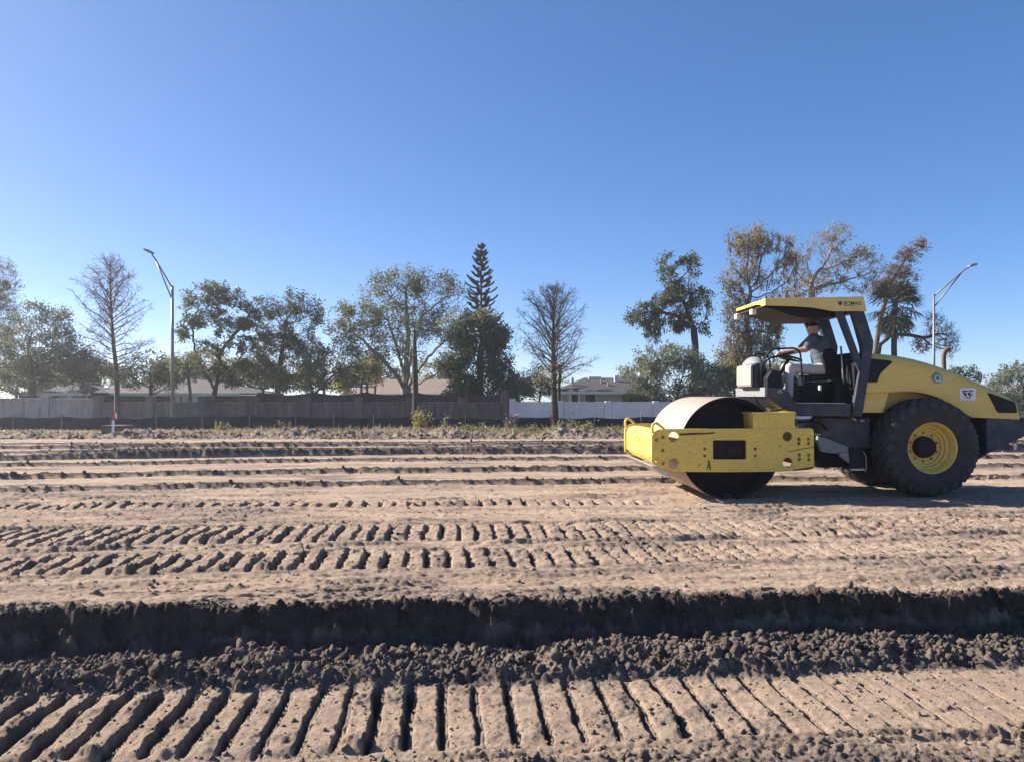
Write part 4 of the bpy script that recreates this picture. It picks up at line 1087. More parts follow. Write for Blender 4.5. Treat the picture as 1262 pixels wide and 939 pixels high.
# silt fence
DS = 33.2
silt = empty('silt_fence', (wx(340, DS), DS, 0))
tag(silt, 'low black fabric silt fence on wooden stakes along the edge of the dirt', 'silt fence')
stk = [18 - 58 * 3, 18 - 116, 18 - 58, 18, 78, 137, 194, 251, 309, 364.5, 412, 460, 516, 573, 630, 681, 732, 790, 845, 900] + [958 + 58 * k for k in range(9)]
sx_ = [wx(p, DS) for p in stk]
def build_fabric():
    nx_, nz = 700, 9
    xs = np.linspace(sx_[0] - .3, sx_[-1] + .3, nx_)
    V = []
    sxa = np.array(sx_)
    for j in range(nz):
        f = j / (nz - 1)
        i = np.clip(np.searchsorted(sxa, xs) - 1, 0, len(sxa) - 2)
        u = np.clip((xs - sxa[i]) / (sxa[i + 1] - sxa[i]), 0, 1)
        sag = 0.06 * np.sin(np.pi * u) * (0.4 + 1.2 * _hash(i.astype(float), i * 0.0, 5)) 
        top = 0.62 + 0.05 * fbm(xs * 0.25, xs * 0, 501, 2) - sag
        bulge = 0.05 * np.sin(np.pi * u) * math.sin(math.pi * f) + 0.03 * fbm(xs * 3.0, xs * 0 + f * 1.4, 503, 3)
        V.append(np.stack([xs - silt.location.x, -0.03 - bulge, -0.15 + (top + 0.15) * f], 1))
    V = np.concatenate(V)
    idx = np.arange(nx_ * nz).reshape(nz, nx_)
    F = np.stack([idx[:-1, :-1].ravel(), idx[:-1, 1:].ravel(), idx[1:, 1:].ravel(), idx[1:, :-1].ravel()], 1)
    return np_mesh(V, F)
fab = obj('fabric', build_fabric(), MT['silt'], silt, smooth=True)
md = fab.modifiers.new('thick', 'SOLIDIFY'); md.thickness = 0.006
for i, x in enumerate(sx_):
    h = 0.66 + random.uniform(-0.02, 0.10)
    lean = random.uniform(-0.05, 0.05)
    xx = x - silt.location.x
    bm = bmesh.new(); v = box_bm(bm, xx - 0.022, xx + 0.022, -0.125, -0.085, -0.25, h)
    for q in v[4:]: q.co.x += lean
    obj('stake', mesh_from(bm), MT['stakewood'], silt)

# survey stake and concrete collar
def survey_stake(px, d, top_py, label):
    z0 = gz(wx(px, d), d)
    s = empty('survey_stake', (wx(px, d), d, z0)); tag(s, label, 'stake')
    h = wz(top_py, d) - z0
    lean = 0.03
    bm = bmesh.new(); v = box_bm(bm, -0.042, 0.042, -0.012, 0.012, -0.15, h * 0.6)
    for q in v[4:]: q.co.x += lean * .6
    obj('lath', mesh_from(bm), MT['whitepaint'], s)
    bm = bmesh.new(); v = box_bm(bm, -0.044 + lean * .6, 0.044 + lean * .6, -0.013, 0.013, h * 0.602, h)
    for q in v[4:]: q.co.x += lean * .4
    obj('painted_top', mesh_from(bm), MT['redpaint'], s)
    bm = bmesh.new(); pts = [(0.045 + lean, h * .95), (0.11 + lean, h * .90), (0.12 + lean, h * .70), (0.09 + lean, h * .66), (0.05 + lean, h * .8)]
    me = prism_me(pts, -0.01, 0.004, 0); bm.free()
    obj('ribbon', me, MT['whitepaint'], s)
survey_stake(139, 26.6, 506.5, 'white survey stake with red painted top standing in the dirt at left')
cz = gz(wx(146, 27.8), 27.8)
cc = empty('manhole_collar', (wx(145.5, 27.8), 27.8, cz))
tag(cc, 'low dark concrete slab on the dirt right behind the white survey stake', 'concrete slab')
box('slab', -0.40, 0.40, -0.4, 0.4, -0.1, 0.34, MT['concdark'], cc, 0.02)
box('slab_lid', -0.40, 0.40, -0.39, 0.36, 0.342, 0.37, MT['concdark'], cc, 0.015)
# short red-flagged stake at the bare tree
z0 = gz(wx(681, 32.3), 32.3)
fs_ = empty('flagged_stake', (wx(680, 32.3), 32.3, z0)); tag(fs_, 'thin stake tied with orange-red ribbon at the foot of the bare tree', 'stake')
box('lath', -0.02, 0.02, -0.01, 0.01, -0.1, 0.62, MT['stakewood'], fs_)
obj('ribbon', prism_me([(-0.06, 0.60), (0.05, 0.62), (0.07, 0.48), (0.02, 0.36), (-0.03, 0.42), (-0.08, 0.38)], -0.03, -0.012, 0), MT['redpaint'], fs_)

# ---- houses
def hip_roof(name, x0, x1, y0, y1, ze, zr, il, ir, m, par, th=0.10):
    ym = (y0 + y1) / 2
    bm = bmesh.new()
    E = [bm.verts.new(p) for p in ((x0, y0, ze), (x1, y0, ze), (x1, y1, ze), (x0, y1, ze))]
    r0 = bm.verts.new((x0 + il, ym, zr)); r1 = bm.verts.new((x1 - ir, ym, zr))
    B = [bm.verts.new((v.co.x, v.co.y, ze - th)) for v in E]
    bm.faces.new((E[0], E[1], r1, r0)); bm.faces.new((E[2], E[3], r0, r1)); bm.faces.new((E[1], E[2], r1)); bm.faces.new((E[3], E[0], r0))
    for i in range(4): bm.faces.new((E[i], B[i], B[(i + 1) % 4], E[(i + 1) % 4]))
    bm.faces.new(B[::-1])
    return obj(name, mesh_from(bm), MT[m], par)

def house(name, label, px0, px1, D, eave_py, ridge_py, depth, wallm, roofm, il, ir, openings, over=0.45, base=-0.75, trimm='trim'):
    xm = wx((px0 + px1) / 2, D)
    h = empty(name, (xm, D, base)); tag(h, label, 'house')
    def loc(px, py, d=D): return wx(px, d) - xm, wz(py, d) - base
    ze = loc(0, eave_py)[1]; x0 = loc(px0, 0)[0]; x1 = loc(px1, 0)[0]
    zr = wz(ridge_py, D + depth / 2) - base
    box('wall', x0 + over, x1 - over, over, depth - over, 0, ze - 0.12, MT[wallm], h, 0.01)
    rf = hip_roof('roof', x0, x1, 0, depth, ze, zr, il, ir, roofm, h)
    box('fascia', x0 - 0.01, x1 + 0.01, -0.03, -0.004, ze - 0.17, ze + 0.01, MT[trimm], h, 0.004)
    for kind, a, b, c, d in openings:
        Dw = D + over
        ax, az = wx(a, Dw) - xm, wz(d, Dw) - base; bx_, bz = wx(b, Dw) - xm, wz(c, Dw) - base
        if kind == 'window':
            f = box('window', ax, bx_, over - 0.05, over + 0.02, az, bz, MT['trim'], h, 0.005)
            n = max(1, int(round((bx_ - ax) / 0.9)))
            for k in range(n):
                w = (bx_ - ax - 0.08) / n
                box('pane', ax + 0.04 + k * w + 0.02, ax + 0.04 + (k + 1) * w - 0.02, over - 0.058, over - 0.045, az + 0.05, bz - 0.05, MT['screen' if k % 2 else 'pane'], f)
        elif kind == 'dark':
            box('doorway', ax, bx_, over - 0.02, over + 0.02, az, bz, MT['walldark'], h)
        elif kind == 'white':
            box('white_siding', ax, bx_, over - 0.03, over + 0.02, az, bz, MT['trim'], h, 0.004)
        elif kind == 'column':
            box('porch_column', ax, bx_, 0.05, 0.2, 0, bz, MT['trim'], h, 0.01)
    return h, rf, loc
h1, r1, lc = house('bungalow', 'beige house with charcoal roof, white trim and roof vents behind the white wall', 684, 830, 50, 482.3, 465.5, 8.5, 'wallcream', 'roofdark', 2.3, 2.0,
    [('white', 684.5, 692, 484, 512), ('white', 701, 704, 484, 512), ('dark', 704.5, 712, 485.5, 512), ('white', 712.5, 714.5, 484, 512), ('window', 720, 735, 484.8, 497.5), ('dark', 767, 784, 484.5, 499)])
for px, py, w_, hh in ((733, 467.0, 0.9, 0.16), (760, 470.5, 0.34, 0.42), (741, 472, 0.12, 0.26), (749.5, 475.5, 0.1, 0.2), (789, 468, 0.2, 0.5), (705.5, 475, 0.16, 0.5)):
    # vents stand on the roof slope facing us
    t = (482.3 - py) / (482.3 - 465.5); d = 50 + t * 4.25
    ze = wz(482.3, 50) + 0.75; zr = wz(465.5, 54.25) + 0.75
    x = wx(px, d) - h1.location.x; z = ze + (zr - ze) * t
    v = box('roof_vent', x - w_ / 2, x + w_ / 2, t * 4.25 - 0.12, t * 4.25 + 0.12, z - 0.1, z + hh, MT['trim'] if w_ > 0.18 else MT['steel'], r1, 0.02)
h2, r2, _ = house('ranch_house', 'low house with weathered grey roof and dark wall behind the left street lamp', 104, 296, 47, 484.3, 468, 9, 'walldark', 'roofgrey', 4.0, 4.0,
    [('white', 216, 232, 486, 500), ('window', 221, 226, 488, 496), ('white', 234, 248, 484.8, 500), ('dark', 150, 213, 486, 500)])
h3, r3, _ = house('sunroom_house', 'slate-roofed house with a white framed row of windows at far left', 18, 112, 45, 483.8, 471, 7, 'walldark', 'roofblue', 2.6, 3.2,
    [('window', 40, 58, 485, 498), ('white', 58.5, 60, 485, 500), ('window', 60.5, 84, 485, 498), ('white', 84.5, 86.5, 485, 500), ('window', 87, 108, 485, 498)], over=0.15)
h4, r4, _ = house('brown_roof_house', 'house with a broad brown roof showing above the dark board fence', 420, 590, 50, 485.5, 467.5, 9, 'wallcream', 'roofbrown', 2.0, 2.0, [])
t = 0.55; zz = wz(485.5, 50) + 0.75; zr_ = wz(467.5, 54.5) + 0.75
box('roof_vent', wx(431.5, 52.4) - h4.location.x - 0.28, wx(431.5, 52.4) - h4.location.x + 0.28, 2.2, 2.5, zz + (zr_ - zz) * .48, zz + (zr_ - zz) * .48 + 0.38, MT['black'], r4, 0.05)
h5, r5, _ = house('pale_house', 'low pale-roofed house mostly hidden behind bushes at far right', 1205, 1330, 60, 484, 473, 9, 'wallcream', 'conclight', 2.0, 2.0, [])

# ---- street lamps
def street_lamp(px, d, top_py, elbow, tip, label, r=0.085):
    z0 = gz(wx(px, d), d)
    s = empty('street_lamp', (wx(px, d), d, z0)); tag(s, label, 'street lamp', 'street lamps along the wall')
    H = wz(top_py, d) - z0
    tube('pole', [(0, 0, -0.1), (0, 0, H * 0.5), (0, 0, H)], [r * 1.15, r * 0.95, r * 0.72], MT['galv'], s, 12)
    box('base_plate', -0.2, 0.2, -0.2, 0.2, -0.05, 0.05, MT['galv'], s, 0.01)
    tube('pole_cap', [(0, 0, H), (0, 0, H + 0.06)], [r * 0.85, r * 0.6], MT['galv'], s, 12)
    tp = Vector((wx(tip[0], d) - s.location.x, 0, wz(tip[1], d) - z0))
    sg = 1 if tp.x > 0 else -1
    el = Vector((wx(elbow[0], d) - s.location.x, 0, wz(elbow[1], d) - z0))
    a0 = Vector((0, 0, H - 0.05)); b0 = Vector((0, 0, H - 0.62))
    tube('upper_arm', [a0, a0.lerp(el, 0.55), a0.lerp(el, 0.9), el.lerp(tp, 0.12) + Vector((0, 0, 0.02)), el.lerp(tp, 0.5), tp - Vector((sg * 0.1, 0, 0.01))], 0.036, MT['galv'], s, 8)
    tube('lower_arm', [b0, b0.lerp(el, 0.5), b0.lerp(el, 0.94)], 0.034, MT['galv'], s, 8)
    ang = 0.45 if sg < 0 else 0.25
    bm = bmesh.new()
    prof = [(-0.20, -0.02), (-0.18, 0.05), (-0.03, 0.08), (0.16, 0.06), (0.25, 0.0), (0.22, -0.035), (-0.03, -0.05)]
    hd = obj('lamp_head', prism_me([(tp.x + sg * (a), tp.z + b + a * ang) for a, b in prof], -0.13, 0.13, 0.02), MT['galv'], s)
    obj('lens', prism_me([(tp.x + sg * a, tp.z + b + a * ang) for a, b in ((-0.02, -0.047), (0.19, -0.036), (0.17, -0.07), (0.02, -0.075))], -0.10, 0.10, 0.005), MT['lampwhite'], hd)
    return s
street_lamp(212.5, 35.4, 354, (191.5, 320), (184, 310.5), 'galvanised street lamp at left with its arm reaching up to the left', 0.080)
street_lamp(1151, 39.0, 364, (1187, 334), (1198, 327.5), 'slender street lamp behind the roller with its arm reaching up to the right', 0.070)
# ------------------------------------------------------------------ trees and plants
MT['bark'] = mat('grey_brown_bark', (0.105, 0.085, 0.070), rough=0.95, var=0.3, scale=5, bump=0.3)
MT['barkdark'] = mat('dark_bark', (0.050, 0.042, 0.038), rough=0.95, var=0.3, scale=5, bump=0.3)
MT['barkpale'] = mat('pale_bark', (0.22, 0.185, 0.155), rough=0.95, var=0.25, scale=4, bump=0.3)
LF = {
    'oak': leaf_mat('oak_leaves', (0.078, 0.098, 0.044), (0.200, 0.200, 0.092), 0.45),
    'dark': leaf_mat('dark_leaves', (0.045, 0.068, 0.034), (0.130, 0.150, 0.066), 0.42),
    'deep': leaf_mat('deep_green_leaves', (0.034, 0.050, 0.032), (0.090, 0.105, 0.055), 0.32),
    'olive': leaf_mat('olive_leaves', (0.115, 0.130, 0.055), (0.265, 0.255, 0.110), 0.48),
    'yellow': leaf_mat('yellow_green_leaves', (0.17, 0.17, 0.055), (0.40, 0.34, 0.11), 0.5),
    'grey': leaf_mat('grey_green_leaves', (0.105, 0.128, 0.088), (0.225, 0.240, 0.160), 0.45),
    'brown': leaf_mat('brown_leaves', (0.17, 0.130, 0.058), (0.36, 0.275, 0.125), 0.5),
    'rust': leaf_mat('rusty_dead_leaves', (0.11, 0.060, 0.045), (0.22, 0.130, 0.095), 0.3),
    'moss': leaf_mat('hanging_moss', (0.13, 0.115, 0.090), (0.26, 0.225, 0.175), 0.35),
    'palm': leaf_mat('palm_fronds', (0.055, 0.062, 0.038), (0.14, 0.13, 0.085), 0.3),
    'pine': leaf_mat('pine_needles', (0.022, 0.034, 0.026), (0.060, 0.076, 0.048), 0.15),
    'straw': leaf_mat('dry_grass', (0.19, 0.14, 0.085), (0.40, 0.31, 0.19), 0.4),
    'weed': leaf_mat('green_weeds', (0.10, 0.11, 0.045), (0.25, 0.23, 0.10), 0.4),
}

def leaves_me(C, L_, Wd, rnd, dirs=None):
    """diamond leaves at centres C"""
    n = len(C)
    a = RNG.normal(size=(n, 3)) if dirs is None else dirs + 0.35 * RNG.normal(size=(n, 3))
    a /= np.linalg.norm(a, axis=1)[:, None] + 1e-9
    b = np.cross(a, RNG.normal(size=(n, 3))); b /= np.linalg.norm(b, axis=1)[:, None] + 1e-9
    c = np.cross(a, b)
    L_ = np.broadcast_to(L_, (n,))[:, None]; Wd = np.broadcast_to(Wd, (n,))[:, None]
    V = np.stack([C - a * L_, C + b * Wd + c * Wd * 0.35, C + a * L_, C - b * Wd + c * Wd * 0.35], 1).reshape(-1, 3)
    F = np.arange(4 * n).reshape(n, 4)
    me = bpy.data.meshes.new('leaves')
    me.vertices.add(4 * n); me.vertices.foreach_set('co', V.astype(np.float32).ravel())
    me.loops.add(4 * n); me.loops.foreach_set('vertex_index', F.astype(np.int32).ravel())
    me.polygons.add(n); me.polygons.foreach_set('loop_start', np.arange(0, 4 * n, 4, dtype=np.int32))
    me.update(calc_edges=True)
    at = me.attributes.new('rnd', 'FLOAT', 'FACE'); at.data.foreach_set('value', np.broadcast_to(rnd, (n,)).astype(np.float32))
    return me

def sticks(P0, P1, R0, R1, k=4):
    """independent tapered k-sided prisms"""
    n = len(P0)
    t = P1 - P0; t /= np.linalg.norm(t, axis=1)[:, None] + 1e-9
    h = np.where(np.abs(t[:, 2:3]) < 0.9, np.array([[0, 0, 1.0]]), np.array([[1.0, 0, 0]]))
    u = np.cross(t, h); u /= np.linalg.norm(u, axis=1)[:, None] + 1e-9
    w = np.cross(t, u)
    V = np.zeros((n, 2 * k, 3))
    for j in range(k):
        a = 2 * math.pi * j / k
        d = u * math.cos(a) + w * math.sin(a)
        V[:, j] = P0 + d * R0[:, None]; V[:, k + j] = P1 + d * R1[:, None]
    q = np.array([[j, (j + 1) % k, k + (j + 1) % k, k + j] for j in range(k)])
    F = (q[None] + (np.arange(n) * 2 * k)[:, None, None]).reshape(-1, 4)
    return V.reshape(-1, 3), F

def colonise(trunk, A, step, infl, kill, iters=140, up=0.0, limbs=()):
    P = [np.array(trunk[0], float)]; par = [-1]
    for a, b in zip(trunk[:-1], trunk[1:]):
        a = np.array(a, float); b = np.array(b, float)
        m = max(1, int(np.linalg.norm(b - a) / step))
        for i in range(1, m + 1): P.append(a + (b - a) * i / m); par.append(len(P) - 2)
    for lm in limbs:
        prev = int(np.linalg.norm(np.array(P) - np.array(lm[0]), axis=1).argmin())
        for a, b in zip([P[prev]] + [np.array(q, float) for q in lm[:-1]], [np.array(q, float) for q in lm]):
            m = max(1, int(np.linalg.norm(b - a) / step))
            for i in range(1, m + 1): P.append(a + (b - a) * i / m + 0.02 * RNG.normal(size=3)); par.append(prev); prev = len(P) - 1
    P = list(P); A = A.copy()
    NP = np.array(P)
    D = np.linalg.norm(A[:, None] - NP[None], axis=2); near = D.argmin(1); nd = D.min(1)
    for it in range(iters):
        if len(A) == 0: break
        act = nd < infl
        if not act.any(): infl *= 1.4; continue
        dirs = A - np.array(P)[near]; dirs /= np.linalg.norm(dirs, axis=1)[:, None] + 1e-9
        new = []
        nn = len(P)
        sums = np.zeros((nn, 3)); np.add.at(sums, near[act], dirs[act])
        for i in np.unique(near[act]):
            d = sums[i]; l = np.linalg.norm(d)
            if l < 1e-3: d = RNG.normal(size=3); l = np.linalg.norm(d)
            d = d / l + np.array([0, 0, up]) + 0.16 * RNG.normal(size=3); d /= np.linalg.norm(d)
            P.append(P[i] + d * step); par.append(int(i)); new.append(P[-1])
        new = np.array(new)
        Dn = np.linalg.norm(A[:, None] - new[None], axis=2); j = Dn.argmin(1); m = Dn.min(1)
        better = m < nd; near[better] = nn + j[better]; nd[better] = m[better]
        keep = nd > kill
        A = A[keep]; near = near[keep]; nd = nd[keep]
        if len(P) > 6000: break
    return np.array(P), np.array(par)

def lobe_points(lobes, D, n, shell=0.5):
    vol = np.array([l[2] * l[3] * (l[2] + l[3]) ** 0.6 for l in lobes], float) ** 0.85; vol /= vol.sum()
    out = []
    for l, f in zip(lobes, vol):
        m = max(6, int(n * f)); px, py, rx, ry = l[:4]; dy = l[4] if len(l) > 4 else 0.0
        d = D + dy
        v = RNG.normal(size=(m, 3)); v /= np.linalg.norm(v, axis=1)[:, None]
        r = RNG.uniform(0, 1, m) ** (1 / 3); r = r * (1 - shell) + shell * np.sqrt(r)
        c = np.array(W(px, py, d)); s = np.array([rx, (rx + ry) * 0.45, ry]) * d / FPX
        out.append(c + v * r[:, None] * s)
    return np.concatenate(out)

def tree(name, label, D, trunk, lobes, natt=500, step=0.22, kill=0.30, infl=1.6, rb=0.16, rt=0.008, leaf='oak', per=14, size=0.07, sig=0.13, bark='bark', twigs=2, tl=0.25,
         up=0.05, extra=None, group='trees along the far side', base=None, shell=0.4, aspect=0.5, cat='tree', droop=0.0, limbs=(), bare=0.62):
    z0 = gz(wx(trunk[0][0], D), D) if base is None else base
    tr = []
    for t in trunk:
        tr.append(np.array(W(t[0], t[1], D + (t[2] if len(t) > 2 else 0))))
    tr[0][2] = z0 - 0.05
    A = lobe_points(lobes, D, natt, shell)
    P, par = colonise(tr, A, step, infl, kill, up=up, limbs=[[np.array(W(q[0], q[1], D + (q[2] if len(q) > 2 else 0))) for q in lm] for lm in limbs])
    n = len(P)
    tips = np.zeros(n); kids = np.zeros(n, int)
    for i in range(1, n): kids[par[i]] += 1
    for i in range(n - 1, 0, -1):
        if kids[i] == 0: tips[i] = 1
        tips[par[i]] += tips[i]
    e = math.log(rb / rt) / math.log(max(3, tips[0]))
    rad = rt * np.maximum(tips, 1) ** e
    # trunk thickness grows smoothly towards the ground
    root = empty(name, tuple(tr[0] + np.array([0, 0, 0.05])))
    tag(root, label, cat, group)
    o = np.array(root.location)
    i = np.arange(1, n)
    thick = rad[i] > 0.035
    V1, F1 = sticks(P[par[i]][thick] - o, P[i][thick] - o + (P[i] - P[par[i]])[thick] * 0.08, np.minimum(rad[par[i]][thick], rad[i][thick] * 1.35), rad[i][thick], 8)
    V2, F2 = sticks(P[par[i]][~thick] - o, P[i][~thick] - o, np.minimum(rad[par[i]][~thick], rad[i][~thick] * 1.3), rad[i][~thick], 4)
    Vs, Fs = [V2], [F2]
    tipi = np.where(tips <= 3)[0]; tipi = tipi[tipi > 0]
    TP = [P[tipi]]
    if twigs:
        src = np.repeat(tipi, twigs)
        d = RNG.normal(size=(len(src), 3)) * 0.75 + (P[src] - P[par[src]]) / step * 0.9; d[:, 2] += 0.15 - droop
        d /= np.linalg.norm(d, axis=1)[:, None]
        q = P[src] + d * RNG.uniform(0.5, 1.3, len(src))[:, None] * tl
        V3, F3 = sticks(P[src] - o, q - o, np.full(len(src), rt * 0.9), np.full(len(src), rt * 0.5), 3)
        # second order twigs
        s2 = np.repeat(np.arange(len(q)), 2)
        d2 = d[s2] + 0.8 * RNG.normal(size=(len(s2), 3)); d2 /= np.linalg.norm(d2, axis=1)[:, None]
        f = RNG.uniform(0.3, 1, len(s2))[:, None]
        st = P[src][s2] * (1 - f) + q[s2] * f
        V4, F4 = sticks(st - o, st + d2 * tl * 0.6 - o, np.full(len(s2), rt * 0.6), np.full(len(s2), rt * 0.4), 3)
        Vs += [V3, V4]; Fs += [F3, F4]; TP.append(q)
    obj('trunk', np_mesh(V1, F1), MT[bark], root, smooth=True)
    off = np.cumsum([0] + [len(v) for v in Vs[:-1]])
    br = obj('branches', np_mesh(np.concatenate(Vs), np.concatenate([f + k for f, k in zip(Fs, off)])), MT[bark], root, smooth=True)
    if per:
        TP = np.concatenate(TP)
        # uneven foliage: some tips thick, some nearly bare
        wgt = np.clip(fbm((TP[:, 0] * 2.0).astype(np.float32), (TP[:, 2] * 2.0 + TP[:, 1]).astype(np.float32), 700 + len(P) % 50, 2) * 2.3 + bare, 0.0, 1.9)
        cnt = RNG.poisson(per * wgt)
        C = np.repeat(TP, cnt, 0) + RNG.normal(size=(cnt.sum(), 3)) * sig * np.array([1, 1, 0.8])
        rnd = np.repeat(RNG.uniform(0, 1, len(TP)), cnt) * 0.5 + RNG.uniform(0, 1, cnt.sum()) * 0.5
        L_ = size * RNG.uniform(0.6, 1.3, len(C))
        obj('crown', leaves_me(C - o, L_, L_ * aspect, rnd), LF[leaf], root)
    if extra: extra(root, P, tips, o)
    return root

def moss_extra(amount=500, leafk='moss', lo=0.25, hi=0.9):
    def f(root, P, tips, o):
        i = RNG.choice(np.where((tips < 30) & (tips >= 1))[0], amount)
        n = len(i)
        reps = 7
        base = np.repeat(P[i], reps, 0) + RNG.normal(size=(n * reps, 3)) * np.array([0.07, 0.07, 0.03])
        ln = np.repeat(RNG.uniform(lo, hi, n), reps) * RNG.uniform(0.3, 1, n * reps)
        C = base - np.array([0, 0, 1]) * (ln * 0.5)[:, None]
        dirs = np.tile(np.array([[0, 0, -1.0]]), (n * reps, 1))
        a = dirs + 0.08 * RNG.normal(size=dirs.shape)
        me = leaves_me(C - o, ln * 0.5, 0.018 + 0.02 * RNG.uniform(size=n * reps), RNG.uniform(0, 1, n * reps), a * 4)
        obj('hanging_moss', me, LF[leafk], root)['kind'] = 'stuff'
    return f

def add_leaves(root, lobes, D, n, size, leafk, name, aspect=0.5, shell=0.3, clump=0.12):
    """foliage clump of another colour inside a crown"""
    A = lobe_points(lobes, D, max(20, n // 12), shell)
    C = np.repeat(A, 12, 0) + RNG.normal(size=(len(A) * 12, 3)) * clump
    L_ = size * RNG.uniform(0.6, 1.3, len(C))
    return obj(name, leaves_me(C - np.array(root.location), L_, L_ * aspect, RNG.uniform(0, 1, len(C))), LF[leafk], root)

def palm(name, label, D, px, base_py, crown_py, rf, nf=38, dead=14, leafk='palm', rb=0.16, group='trees along the far side', pinnate=False):
    z0 = gz(wx(px, D), D)
    c = W(px, crown_py, D)
    root = empty(name, (c.x, D, z0)); tag(root, label, 'palm tree', group)
    H = c.z - z0
    tube('trunk', [(0.05 * math.sin(k * 1.3), 0.03 * k, -0.05 + (H + 0.05) * k / 6) for k in range(7)], [rb * (1.15 - 0.05 * k) for k in range(7)], MT['barkdark'], root, 10)
    V, F, rnd = [], [], []
    top = np.array([0.05 * math.sin(7.8), 0.18, H])
    rp_, stP0, stP1 = [], [], []
    for k in range(nf + dead):
        isd = k >= nf
        az = RNG.uniform(0, 2 * math.pi); el = RNG.uniform(-0.5, 1.25) if not isd else RNG.uniform(-1.45, -0.8)
        d = np.array([math.cos(az) * math.cos(el), math.sin(az) * math.cos(el), math.sin(el)])
        pet = rf * RNG.uniform(0.40, 0.6)
        p1 = top + d * pet + np.array([0, 0, -0.10 * pet])
        stP0.append(top + d * 0.05); stP1.append(p1)
        side = np.cross(d, [0, 0, 1.0]); side /= np.linalg.norm(side) + 1e-9
        nrm = np.cross(side, d)
        nb = 17 if pinnate else 11
        fr = rf * RNG.uniform(0.40, 0.60)
        for j in range(nb):
            if pinnate:
                f = j / (nb - 1); o_ = p1 * f + top * (1 - f) + d * fr * f + np.array([0, 0, -0.35 * fr * f * f]); s_ = 1 if j % 2 else -1
                bd = side * s_ * 0.8 + d * 0.5 - np.array([0, 0, 0.35]); ln = fr * 0.55 * (1.05 - f * 0.6)
            else:
                a = (j / (nb - 1) - 0.5) * 2 * 1.75
                bd = d * math.cos(a) + side * math.sin(a) - nrm * 0.12 * abs(math.sin(a)); o_ = p1; ln = fr * RNG.uniform(0.85, 1.1)
            bd = bd / np.linalg.norm(bd)
            w_ = np.cross(bd, nrm); w_ = w_ / (np.linalg.norm(w_) + 1e-9) * (0.048 if not pinnate else 0.022)
            m_ = o_ + bd * ln * 0.6; e_ = o_ + bd * ln + np.array([0, 0, -0.22 * ln])
            b = len(V); V += [o_, m_ + w_, e_, m_ - w_]; F.append([b, b + 1, b + 2, b + 3]); rnd.append(0.2 * RNG.uniform() + (0.5 * RNG.uniform() if not isd else 0.9))
    me = np_mesh(np.array(V), np.array(F)); at = me.attributes.new('rnd', 'FLOAT', 'FACE'); at.data.foreach_set('value', np.array(rnd, dtype=np.float32)[:len(me.polygons)])
    obj('fronds', me, LF[leafk], root)
    Vs, Fs = sticks(np.array(stP0), np.array(stP1), np.full(len(stP0), 0.018), np.full(len(stP0), 0.012), 4)
    obj('leaf_stems', np_mesh(Vs, Fs), MT['bark'], root)
    return root

